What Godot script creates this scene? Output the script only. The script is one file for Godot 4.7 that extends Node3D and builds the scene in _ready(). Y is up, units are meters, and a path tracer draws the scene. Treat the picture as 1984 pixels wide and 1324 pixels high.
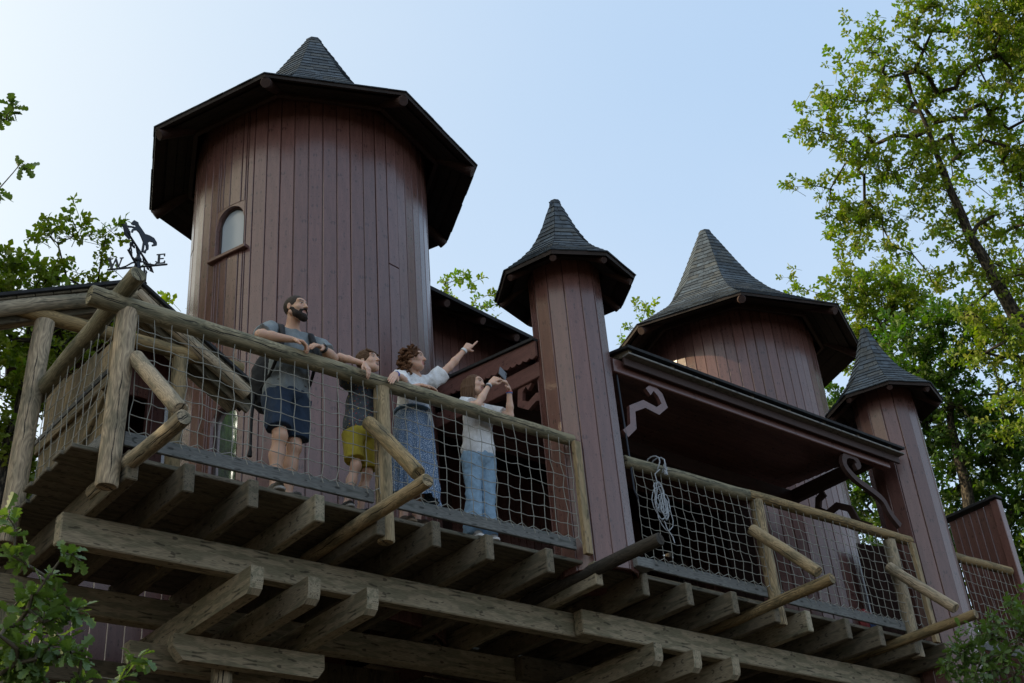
extends Node3D
# A treehouse castle seen from the forest floor: timber deck, round board towers, four people at the rail.

const CAM := Vector3(-2.83, 1.6, 7.434)
const DECK := 5.56          # top of the deck planks
const RAIL := 6.685          # axis of the hand rails
var rng := RandomNumberGenerator.new()
var counts := {}
var boxes := {}
var M := {}
var SHADES := {}
var nz := FastNoiseLite.new()

func _ready():
	rng.seed = 20240611
	nz.seed = 7
	nz.frequency = 1.0
	nz.fractal_octaves = 3
	setup_view()
	make_materials()
	build_ground()
	build_deck()
	build_towers()
	build_porch()
	build_rear_parts()
	build_shelter()
	build_railings()
	build_nets()
	build_small_things()
	build_people()
	build_trees()

# ------------------------------------------------------------------ view, sky, sun
func setup_view():
	var cam := Camera3D.new()
	cam.name = "camera"
	var r := Vector3(0.78058539, -0.0749399, 0.62054046)
	var u := Vector3(-0.27207529, 0.85306051, 0.44526712)
	var f := Vector3(0.56272683, 0.51640273, -0.64549727)
	cam.transform = Transform3D(Basis(r, u, -f).orthonormalized(), CAM)
	cam.fov = 30.442
	cam.near = 0.05
	cam.far = 900.0
	add_child(cam)
	var sun := DirectionalLight3D.new()
	sun.name = "sun"
	sun.light_energy = 1.6
	sun.light_color = Color(1.0, 0.91, 0.75)
	sun.light_angular_distance = 0.5
	sun.shadow_enabled = true
	var to_sun := sun_dir()
	sun.basis = Basis.looking_at(-to_sun, Vector3.UP)
	add_child(sun)
	var env := Environment.new()
	env.background_mode = Environment.BG_SKY
	env.tonemap_mode = Environment.TONE_MAPPER_LINEAR
	env.tonemap_exposure = 1.0
	env.sdfgi_enabled = true
	env.ssao_enabled = true
	env.ssil_enabled = true
	var pm := PanoramaSkyMaterial.new()
	pm.panorama = ImageTexture.create_from_image(sky_image())
	var sk := Sky.new()
	sk.sky_material = pm
	env.sky = sk
	env.background_energy_multiplier = 1.0
	var we := WorldEnvironment.new()
	we.name = "world_environment"
	we.environment = env
	add_child(we)

func sun_dir() -> Vector3:
	var yaw := deg_to_rad(-50.0)
	var el := deg_to_rad(24.0)
	return Vector3(sin(yaw) * cos(el), sin(el), -cos(yaw) * cos(el))

func sky_image() -> Image:
	var w := 512
	var h := 256
	var img := Image.create(w, h, false, Image.FORMAT_RGBF)
	var s := sun_dir()
	var n := FastNoiseLite.new()
	n.seed = 3
	n.frequency = 1.1
	n.fractal_octaves = 4
	for y in h:
		var th := PI * (y + 0.5) / h
		for x in w:
			var ph := TAU * (x + 0.5) / w
			var d := Vector3(sin(ph) * sin(th), cos(th), -cos(ph) * sin(th))
			var e := clampf(d.y, 0.0, 1.0)
			var t := pow(1.0 - e, 3.0)
			var c := Vector3(0.405, 0.60, 0.875).lerp(Vector3(1.22, 1.34, 1.42), t)
			var ang := rad_to_deg(acos(clampf(d.dot(s), -1.0, 1.0)))
			c += Vector3(1.7, 1.3, 0.5) * exp(-pow(ang / 46.0, 2.0))
			var veil := clampf(n.get_noise_3d(d.x * 2.0, d.y * 4.0, d.z * 2.0) * 0.5 + 0.35, 0.0, 1.0)
			c = c.lerp(Vector3(0.84, 0.90, 0.97), veil * veil * 0.30)
			if d.y < 0.0:
				c = c.lerp(Vector3(0.10, 0.11, 0.08), clampf(-d.y * 8.0, 0.0, 1.0))
			img.set_pixel(x, y, Color(c.x, c.y, c.z))
	return img

# ------------------------------------------------------------------ naming and placing
func numbered(parent: Node, called: String) -> String:
	var key := str(parent.get_instance_id()) + called
	var k: int = counts.get(key, 0)
	counts[key] = k + 1
	return called if k == 0 else "%s_%03d" % [called, k]

func world_of(n: Node) -> Transform3D:
	var t := Transform3D.IDENTITY
	while n != self and n is Node3D:
		t = (n as Node3D).transform * t
		n = n.get_parent()
	return t

func tag(o: Node, label: String, category := "", group := "", kind := ""):
	if label: o.set_meta("label", label)
	if category: o.set_meta("category", category)
	if group: o.set_meta("group", group)
	if kind: o.set_meta("kind", kind)

func thing(called: String, label: String, category: String, at := Vector3.ZERO, group := "") -> Node3D:
	var o := Node3D.new()
	o.name = numbered(self, called)
	o.position = at
	add_child(o)
	tag(o, label, category, group)
	return o

# a mesh of its own under parent; xf is in world coordinates
func put(parent: Node, called: String, mesh: Mesh, mat: Material, xf := Transform3D.IDENTITY, label := "") -> MeshInstance3D:
	var mi := MeshInstance3D.new()
	mi.name = numbered(parent, called)
	mi.mesh = mesh
	mi.material_override = mat
	mi.transform = world_of(parent).affine_inverse() * xf
	parent.add_child(mi)
	if label: mi.set_meta("label", label)
	return mi

func pick(key: String) -> Material:
	var a: Array = SHADES[key]
	return a[rng.randi() % a.size()]

# ------------------------------------------------------------------ mesh building
class MB:
	var v := PackedVector3Array()
	var n := PackedVector3Array()
	var uv := PackedVector2Array()
	var c := PackedColorArray()
	var idx := PackedInt32Array()
	var colored := false
	func vert(p: Vector3, nn: Vector3, t := Vector2.ZERO, col := Color.WHITE) -> int:
		v.append(p); n.append(nn); uv.append(t); c.append(col)
		return v.size() - 1
	# flat polygon (convex fan); out is a direction the face looks to
	func face(pts: Array, out: Vector3, col := Color.WHITE):
		var nn := Vector3.ZERO
		for k in range(1, pts.size() - 1):
			nn += (pts[k] - pts[0]).cross(pts[k + 1] - pts[0])
		if nn.length() < 1e-12: return
		nn = nn.normalized()
		var flip := nn.dot(out) < 0.0
		if flip: nn = -nn
		var ax := (pts[1] - pts[0] as Vector3).normalized()
		var ay := nn.cross(ax)
		var b := v.size()
		for p in pts:
			vert(p, nn, Vector2((p - pts[0]).dot(ax), (p - pts[0]).dot(ay)), col)
		for k in range(1, pts.size() - 1):
			if flip: idx.append_array([b, b + k, b + k + 1])
			else: idx.append_array([b, b + k + 1, b + k])
	func quad_i(a: int, b: int, cc: int, d: int):
		idx.append_array([a, b, cc, a, cc, d])
	func append_arrays(o):
		var b := v.size()
		v.append_array(o.v); n.append_array(o.n); uv.append_array(o.uv); c.append_array(o.c)
		for i in o.idx: idx.append(i + b)
	func mesh() -> ArrayMesh:
		for i in range(0, idx.size(), 3):       # wind every triangle to agree with its normals
			var p := idx[i]
			var q := idx[i + 1]
			var r := idx[i + 2]
			if (v[q] - v[p]).cross(v[r] - v[p]).dot(n[p] + n[q] + n[r]) > 0.0:
				idx[i + 1] = r
				idx[i + 2] = q
		var a := []
		a.resize(Mesh.ARRAY_MAX)
		a[Mesh.ARRAY_VERTEX] = v
		a[Mesh.ARRAY_NORMAL] = n
		a[Mesh.ARRAY_TEX_UV] = uv
		if colored: a[Mesh.ARRAY_COLOR] = c
		a[Mesh.ARRAY_INDEX] = idx
		var m := ArrayMesh.new()
		m.add_surface_from_arrays(Mesh.PRIMITIVE_TRIANGLES, a)
		return m

func bevel_box(s: Vector3, b: float) -> ArrayMesh:
	var key := "%.3f_%.3f_%.3f_%.3f" % [s.x, s.y, s.z, b]
	if boxes.has(key): return boxes[key]
	var m := MB.new()
	box_into(m, s, b)
	var me := m.mesh()
	boxes[key] = me
	return me

func box_into(m: MB, s: Vector3, b: float, xf := Transform3D.IDENTITY):
	var h := s * 0.5
	b = minf(b, minf(h.x, minf(h.y, h.z)) * 0.9)
	var co := func(sx, sy, sz, a) -> Vector3:
		var e := Vector3(h.x - b, h.y - b, h.z - b)
		e[a] = h[a]
		return xf * Vector3(e.x * sx, e.y * sy, e.z * sz)
	for a in 3:
		var a1 := (a + 1) % 3
		var a2 := (a + 2) % 3
		for sg in [-1, 1]:
			var pts := []
			for q in [[-1, -1], [1, -1], [1, 1], [-1, 1]]:
				var sv := [0, 0, 0]
				sv[a] = sg; sv[a1] = q[0]; sv[a2] = q[1]
				pts.append(co.call(sv[0], sv[1], sv[2], a))
			var out := Vector3.ZERO
			out[a] = sg
			m.face(pts, xf.basis * out)
		# edges along axis a
		for q in [[-1, -1], [1, -1], [1, 1], [-1, 1]]:
			var pts2 := []
			for e in [[-1, a1], [1, a1], [1, a2], [-1, a2]]:
				var sv := [0, 0, 0]
				sv[a] = e[0]; sv[a1] = q[0]; sv[a2] = q[1]
				pts2.append(co.call(sv[0], sv[1], sv[2], e[1]))
			var o2 := Vector3.ZERO
			o2[a1] = q[0]; o2[a2] = q[1]
			m.face(pts2, xf.basis * o2)
	for sx in [-1, 1]:
		for sy in [-1, 1]:
			for sz in [-1, 1]:
				m.face([co.call(sx, sy, sz, 0), co.call(sx, sy, sz, 1), co.call(sx, sy, sz, 2)], xf.basis * Vector3(sx, sy, sz))

# transform whose local x runs from a to b
func along(a: Vector3, b: Vector3, up := Vector3.UP) -> Transform3D:
	var x := (b - a).normalized()
	var z := x.cross(up)
	if z.length() < 1e-3: z = x.cross(Vector3(0, 0, 1))
	z = z.normalized()
	return Transform3D(Basis(x, z.cross(x), z), (a + b) * 0.5)

# squared timber from a to b: height along up, depth across
func timber(parent: Node, called: String, a: Vector3, b: Vector3, h: float, w: float, mat: Material, bevel := 0.006, up := Vector3.UP, label := "") -> MeshInstance3D:
	return put(parent, called, bevel_box(Vector3(snappedf((b - a).length(), 0.005), h, w), bevel), mat, along(a, b, up), label)

# swept tube; radii per point
func tube_into(m: MB, pts: Array, radii: Array, sides: int, capped := true, vscale := 1.0, col := Color.WHITE):
	var up := Vector3.UP
	var d0: Vector3 = (pts[1] - pts[0]).normalized()
	if absf(d0.dot(up)) > 0.9: up = Vector3(1, 0, 0)
	var bx := d0.cross(up).normalized()
	var rows := []
	var dist := 0.0
	for i in pts.size():
		var d: Vector3
		if i == 0: d = d0
		elif i == pts.size() - 1: d = (pts[i] - pts[i - 1]).normalized()
		else: d = ((pts[i + 1] - pts[i]).normalized() + (pts[i] - pts[i - 1]).normalized()).normalized()
		bx = (bx - d * bx.dot(d)).normalized()
		var by := d.cross(bx)
		if i > 0: dist += (pts[i] - pts[i - 1]).length()
		var row := []
		for k in sides + 1:
			var a := TAU * k / sides
			var nn := bx * cos(a) + by * sin(a)
			row.append(m.vert(pts[i] + nn * radii[i], nn, Vector2(dist / vscale, float(k) / sides), col))
		rows.append(row)
	for i in rows.size() - 1:
		for k in sides:
			m.quad_i(rows[i][k], rows[i][k + 1], rows[i + 1][k + 1], rows[i + 1][k])
	if capped:
		for e in [0, pts.size() - 1]:
			var d: Vector3 = (pts[0] - pts[1]).normalized() if e == 0 else (pts[e] - pts[e - 1]).normalized()
			var ring := []
			for k in sides: ring.append(m.v[rows[e][k]])
			m.face(ring, d, col)

func tube(pts: Array, radii: Array, sides: int, capped := true, vscale := 1.0) -> ArrayMesh:
	var m := MB.new()
	tube_into(m, pts, radii, sides, capped, vscale)
	return m.mesh()

# a peeled round log with bevelled ends, slightly crooked
func log_mesh(length: float, r: float, seed_: int, taper := 0.0) -> ArrayMesh:
	var m := MB.new()
	var n := maxi(6, int(length / 0.16))
	var sides := 16
	var g := FastNoiseLite.new()
	g.seed = seed_
	g.frequency = 1.0
	var xs := [0.0, r * 0.12]
	for i in range(1, n): xs.append(r * 0.12 + (length - r * 0.24) * i / n)
	xs.append(length - r * 0.12); xs.append(length)
	var rows := []
	var u0 := float(seed_ % 17) * 0.13
	for i in xs.size():
		var x: float = xs[i]
		var cy := g.get_noise_2d(x * 0.8, 3.1) * r * 0.22
		var cz := g.get_noise_2d(x * 0.8, 9.7) * r * 0.22
		var k := 0.86 if i == 0 or i == xs.size() - 1 else 1.0
		var row := []
		for j in sides + 1:
			var a := TAU * (j % sides) / sides
			var rr := r * k * (1.0 - taper * x / length) * (1.0 + 0.07 * g.get_noise_3d(x * 1.7, cos(a) * 1.2, sin(a) * 1.2 + 5.0))
			row.append(m.vert(Vector3(x - length * 0.5, cy + cos(a) * rr, cz + sin(a) * rr), Vector3(0.0, cos(a), sin(a)), Vector2(u0 + x / 1.3, float(j) / sides)))
		rows.append(row)
	for i in rows.size() - 1:
		for j in sides: m.quad_i(rows[i][j], rows[i + 1][j], rows[i + 1][j + 1], rows[i][j + 1])
	for e in [0, rows.size() - 1]:
		var b := m.v.size()
		var nx := Vector3(-1 if e == 0 else 1, 0, 0)
		var mid := Vector3.ZERO
		for j in sides: mid += m.v[rows[e][j]]
		m.vert(mid / sides, nx, Vector2(0.2, 0.5))
		for j in sides + 1: m.vert(m.v[rows[e][j]], nx, Vector2(0.2 + 0.10 * cos(TAU * j / sides), 0.5 + 0.10 * sin(TAU * j / sides)))
		for j in sides:
			if e == 0: m.idx.append_array([b, b + 1 + j, b + 2 + j])
			else: m.idx.append_array([b, b + 2 + j, b + 1 + j])
	return m.mesh()

func timber_log(parent: Node, called: String, a: Vector3, b: Vector3, r: float, mat: Material, taper := 0.0, label := "") -> MeshInstance3D:
	var xf := along(a, b)
	xf.basis = xf.basis * Basis(Vector3(1, 0, 0), rng.randf() * TAU)
	return put(parent, called, log_mesh((b - a).length(), r, rng.randi() % 9999, taper), mat, xf, label)

# extruded outline (xy points, thickness along z), may be concave
func slab(pts: PackedVector2Array, thick: float) -> ArrayMesh:
	var m := MB.new()
	slab_into(m, pts, thick)
	return m.mesh()

func slab_into(m: MB, pts: PackedVector2Array, thick: float, xf := Transform3D.IDENTITY):
	var tri := Geometry2D.triangulate_polygon(pts)
	var hz := thick * 0.5
	for s in [-1, 1]:
		for i in range(0, tri.size(), 3):
			m.face([xf * Vector3(pts[tri[i]].x, pts[tri[i]].y, hz * s), xf * Vector3(pts[tri[i + 1]].x, pts[tri[i + 1]].y, hz * s), xf * Vector3(pts[tri[i + 2]].x, pts[tri[i + 2]].y, hz * s)], xf.basis * Vector3(0, 0, s))
	var area := 0.0
	for i in pts.size():
		var p := pts[i]
		var q := pts[(i + 1) % pts.size()]
		area += p.cross(q)
	for i in pts.size():
		var p := pts[i]
		var q := pts[(i + 1) % pts.size()]
		var o := Vector2(q.y - p.y, p.x - q.x) * signf(area)
		m.face([xf * Vector3(p.x, p.y, -hz), xf * Vector3(q.x, q.y, -hz), xf * Vector3(q.x, q.y, hz), xf * Vector3(p.x, p.y, hz)], xf.basis * Vector3(o.x, o.y, 0))

# a band of constant width along a path, as an outline
func band(path: Array, w: float) -> PackedVector2Array:
	var l := PackedVector2Array()
	var r := PackedVector2Array()
	for i in path.size():
		var d: Vector2
		if i == 0: d = (path[1] - path[0]).normalized()
		elif i == path.size() - 1: d = (path[i] - path[i - 1]).normalized()
		else: d = ((path[i + 1] - path[i]).normalized() + (path[i] - path[i - 1]).normalized()).normalized()
		var nn := Vector2(-d.y, d.x) * w * 0.5
		l.append(path[i] + nn)
		r.append(path[i] - nn)
	r.reverse()
	l.append_array(r)
	return l

# ------------------------------------------------------------------ materials
func lin(r: float, g: float, b: float) -> Color:
	return Color(r, g, b).linear_to_srgb()

func std(color: Color, rough: float, tex: Texture2D = null) -> StandardMaterial3D:
	var m := StandardMaterial3D.new()
	m.albedo_color = color
	m.roughness = rough
	if tex: m.albedo_texture = tex
	return m

func texture_of(w: int, h: int, fn: Callable) -> ImageTexture:
	var img := Image.create(w, h, false, Image.FORMAT_RGB8)
	for y in h:
		for x in w:
			img.set_pixel(x, y, fn.call(float(x) / w, float(y) / h))
	return ImageTexture.create_from_image(img)

func tri(m: StandardMaterial3D, scale: Vector3, off := Vector3.ZERO) -> StandardMaterial3D:
	m.uv1_triplanar = true
	m.uv1_triplanar_sharpness = 8.0
	m.uv1_scale = scale
	m.uv1_offset = off
	return m

func bump(m: StandardMaterial3D, tex: Texture2D, cm: float) -> StandardMaterial3D:
	m.heightmap_enabled = true
	m.heightmap_texture = tex
	m.heightmap_scale = cm
	return m

func make_materials():
	var g := FastNoiseLite.new()
	g.seed = 11
	g.frequency = 1.0
	g.fractal_octaves = 2
	var fine := FastNoiseLite.new()
	fine.seed = 12
	fine.frequency = 1.0
	fine.fractal_octaves = 2
	# round timber: contour-like growth rings, checks along the grain, grey-green stains
	var checks := []
	for k in 7: checks.append([rng.randf(), rng.randf() * 0.7, 0.25 + rng.randf() * 0.6, 0.004 + rng.randf() * 0.011])
	var t_log := texture_of(512, 256, func(u, v):
		var m: float = absf(2.0 * u - 1.0)
		var c := cos(TAU * v)
		var s := sin(TAU * v)
		var a := g.get_noise_3d(m * 1.15, c * 0.62, s * 0.62)
		var ring := sin(a * 30.0 + fine.get_noise_3d(m * 5.0, c * 3.0, s * 3.0) * 1.2)
		var val: float = 0.82 + 0.10 * ring * absf(ring) + fine.get_noise_3d(m * 9.0, c * 30.0, s * 30.0) * 0.20
		for ch in checks:
			if m > ch[1] and m < ch[1] + ch[2]:
				var e: float = sin(PI * (m - ch[1]) / ch[2])
				var dv: float = absf(v - ch[0] - 0.03 * g.get_noise_2d(m * 2.5, ch[0] * 40.0))
				if dv < ch[3] * e: val *= 0.28
		var st := clampf(g.get_noise_3d(m * 2.0 + 9.0, c * 0.8, s * 0.8) * 1.4, 0.0, 0.6)
		val = clampf(val, 0.08, 1.1)
		return Color(val * (1.0 - 0.40 * st), val * (1.0 - 0.36 * st), val * (1.0 - 0.36 * st) * 0.98))
	# sawn timber and planks (grain along u)
	var t_saw := texture_of(512, 256, func(u, v):
		var m: float = absf(2.0 * u - 1.0)
		var w: float = absf(2.0 * v - 1.0)
		var a := g.get_noise_2d(m * 1.6 + 30.0, w * 4.0)
		var ring := sin(a * 22.0)
		var val: float = 0.84 + 0.06 * ring + fine.get_noise_2d(m * 7.0, w * 80.0) * 0.20
		var st := clampf(g.get_noise_2d(m * 2.2 + 70.0, w * 2.6) * 1.0, 0.0, 0.32)
		var kn := fine.get_noise_2d(m * 6.0 + 50.0, w * 4.0)
		if kn > 0.5: val *= 1.0 - clampf((kn - 0.5) * 4.0, 0.0, 0.35)
		val = clampf(val, 0.08, 1.05)
		return Color(val * (1.0 - 0.55 * st), val * (1.0 - 0.47 * st), val * (1.0 - 0.52 * st)))
	# painted boards: faint streaks, nail holes, rubbed spots
	var t_paint := texture_of(512, 256, func(u, v):
		var m: float = absf(2.0 * u - 1.0)
		var w: float = absf(2.0 * v - 1.0)
		var val: float = 0.93 + fine.get_noise_2d(m * 5.0, w * 46.0) * 0.07 + g.get_noise_2d(m * 2.2, w * 2.6) * 0.09
		var dot := fine.get_noise_2d(m * 26.0 + 11.0, w * 24.0)
		if dot > 0.62: val *= 0.45
		elif dot < -0.62: val *= 1.25
		if fine.get_noise_2d(m * 8.0 + 90.0, w * 2.2) > 0.58: val *= 0.80
		val = clampf(val, 0.1, 1.2)
		return Color(clampf(val, 0, 1), clampf(val * 0.99, 0, 1), clampf(val * 0.985, 0, 1)))
	# mineral granules of the roof shingles
	var t_grit := texture_of(256, 256, func(u, v):
		var val: float = 0.78 + fine.get_noise_2d(u * 90.0, v * 90.0) * 0.34 + g.get_noise_2d(u * 5.0, v * 5.0) * 0.25
		val = clampf(val, 0.2, 1.0)
		return Color(val, val, val))
	var t_cloth := texture_of(256, 256, func(u, v):
		var val: float = 0.86 + 0.06 * sin(u * 400.0) * sin(v * 400.0) + g.get_noise_2d(u * 7.0, v * 7.0) * 0.05 + fine.get_noise_2d(u * 60.0, v * 60.0) * 0.10
		val = clampf(val, 0.2, 1.0)
		return Color(val, val, val))
	var t_bark := texture_of(256, 256, func(u, v):
		var a := fine.get_noise_3d(u * 5.0, cos(TAU * v) * 2.4, sin(TAU * v) * 2.4)
		var val: float = 0.62 + a * 0.7
		if absf(a) < 0.07: val *= 0.45
		val = clampf(val, 0.12, 1.0)
		return Color(val, val * 0.98, val * 0.94))
	var t_leafy := texture_of(256, 256, func(u, v):
		var a := fine.get_noise_2d(u * 30.0, v * 30.0)
		var val: float = clampf(0.7 + a * 0.6, 0.15, 1.0)
		return Color(val, val * 0.92, val * 0.75))
	var logs := [lin(0.48, 0.375, 0.25), lin(0.49, 0.37, 0.215), lin(0.44, 0.36, 0.25), lin(0.54, 0.425, 0.295)]
	SHADES["log"] = logs.map(func(c): return bump(std(c, 0.82, t_log), t_log, 0.25))
	SHADES["log_green"] = [lin(0.37, 0.32, 0.205), lin(0.33, 0.29, 0.19)].map(func(c): return bump(std(c, 0.85, t_log), t_log, 0.25))
	SHADES["log_dark"] = [bump(std(lin(0.07, 0.058, 0.045), 0.9, t_log), t_log, 0.3)]
	SHADES["log_tan"] = [lin(0.42, 0.29, 0.13), lin(0.39, 0.28, 0.14)].map(func(c): return bump(std(c, 0.78, t_log), t_log, 0.2))
	SHADES["saw"] = []
	SHADES["saw_dark"] = []
	SHADES["plank"] = []
	SHADES["new"] = []
	for k in 4:
		var off := Vector3(0.13 * k, 0.31 * k, 0.47 * k)
		var f := 0.88 + 0.08 * k
		SHADES["saw"].append(bump(tri(std(lin(0.45 * f, 0.385 * f, 0.265 * f), 0.88, t_saw), Vector3(0.55, 2.6, 2.6), off), t_saw, 0.2))
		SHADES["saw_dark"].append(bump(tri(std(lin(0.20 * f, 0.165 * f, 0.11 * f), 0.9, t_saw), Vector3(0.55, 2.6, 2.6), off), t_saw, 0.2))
		SHADES["plank"].append(bump(tri(std(lin(0.20 * f, 0.175 * f, 0.13 * f), 0.9, t_saw), Vector3(0.6, 3.0, 3.0), off), t_saw, 0.2))
		SHADES["new"].append(bump(tri(std(lin(0.44 * f, 0.32 * f, 0.17 * f), 0.75, t_saw), Vector3(0.5, 2.2, 2.2), off), t_saw, 0.15))
	SHADES["gate"] = []
	for c in [[0.33, 0.25, 0.14], [0.25, 0.19, 0.11], [0.19, 0.155, 0.11], [0.38, 0.28, 0.15], [0.22, 0.19, 0.15]]:
		SHADES["gate"].append(bump(tri(std(lin(c[0], c[1], c[2]), 0.85, t_saw), Vector3(0.6, 3.0, 3.0), Vector3(c[0] * 7.0, c[1] * 9.0, 0)), t_saw, 0.2))
	SHADES["toe"] = [bump(tri(std(lin(0.21, 0.215, 0.205), 0.9, t_saw), Vector3(0.5, 2.4, 2.4)), t_saw, 0.25)]
	SHADES["paint"] = []
	SHADES["paint_dark"] = []
	for k in 6:
		var f: float = [0.88, 0.94, 0.98, 1.02, 1.06, 1.12][k]
		var m := bump(tri(std(lin(0.158 * f, 0.077 * f, 0.066 * f), 0.27, t_paint), Vector3(0.45, 3.2, 3.2), Vector3(0.21 * k, 0.37 * k, 0.11 * k)), t_paint, 0.12)
		m.metallic_specular = 0.6
		SHADES["paint"].append(m)
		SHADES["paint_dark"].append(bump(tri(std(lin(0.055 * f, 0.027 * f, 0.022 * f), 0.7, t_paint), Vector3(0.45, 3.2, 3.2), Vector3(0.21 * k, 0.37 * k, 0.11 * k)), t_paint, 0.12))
	SHADES["shingle"] = []
	for k in 5:
		var f: float = [0.62, 0.85, 1.0, 1.18, 1.0][k]
		SHADES["shingle"].append(bump(tri(std(lin((0.076 if k < 4 else 0.09) * f, 0.106 * f, (0.138 if k < 4 else 0.115) * f), 0.8, t_grit), Vector3(1.7, 1.7, 1.7), Vector3(0.3 * k, 0.17 * k, 0.6 * k)), t_grit, 0.15))
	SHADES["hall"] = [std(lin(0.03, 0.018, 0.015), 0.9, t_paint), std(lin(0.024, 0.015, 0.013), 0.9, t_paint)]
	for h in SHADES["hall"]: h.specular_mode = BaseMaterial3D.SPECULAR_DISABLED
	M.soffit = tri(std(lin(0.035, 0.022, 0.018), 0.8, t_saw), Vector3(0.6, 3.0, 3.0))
	M.felt = tri(std(lin(0.03, 0.032, 0.035), 0.9, t_grit), Vector3(2, 2, 2))
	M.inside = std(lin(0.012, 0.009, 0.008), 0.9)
	M.rope = std(lin(0.36, 0.35, 0.30), 0.85, t_cloth)
	M.rope_white = std(lin(0.50, 0.54, 0.58), 0.8, t_cloth)
	M.iron = std(lin(0.022, 0.026, 0.034), 0.45)
	M.iron.metallic = 0.5
	M.steel = std(lin(0.5, 0.5, 0.5), 0.35)
	M.steel.metallic = 0.9
	M.glass = std(lin(0.80, 0.83, 0.86), 0.04)
	M.glass.metallic = 0.92
	M.pale_pane = std(lin(0.36, 0.41, 0.46), 0.12)
	M.ledge = tri(std(lin(0.24, 0.23, 0.21), 0.7, t_saw), Vector3(0.5, 2.4, 2.4))
	M.ground = tri(std(lin(0.075, 0.06, 0.04), 0.95, t_leafy), Vector3(0.9, 0.9, 0.9))
	M.bark = bump(std(lin(0.10, 0.085, 0.065), 0.92, t_bark), t_bark, 0.8)
	M.twig = std(lin(0.09, 0.075, 0.05), 0.85)
	M.cloth_tex = t_cloth
	M.grain_tex = t_saw

# ------------------------------------------------------------------ ground
func build_ground():
	var m := MB.new()
	var n := 60
	var ids := []
	for j in n + 1:
		for i in n + 1:
			var fx := (float(i) / n * 2.0 - 1.0)
			var fz := (float(j) / n * 2.0 - 1.0)
			var x := signf(fx) * pow(absf(fx), 2.2) * 400.0
			var z := signf(fz) * pow(absf(fz), 2.2) * 400.0
			var y := nz.get_noise_2d(x * 0.12, z * 0.12) * 0.18
			ids.append(m.vert(Vector3(x, y, z), Vector3.UP))
	for j in n:
		for i in n:
			m.quad_i(ids[j * (n + 1) + i], ids[j * (n + 1) + i + 1], ids[(j + 1) * (n + 1) + i + 1], ids[(j + 1) * (n + 1) + i])
	var o := put(self, "ground", m.mesh(), M.ground)
	tag(o, "brown forest floor under the raised timber castle", "ground", "", "structure")

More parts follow.
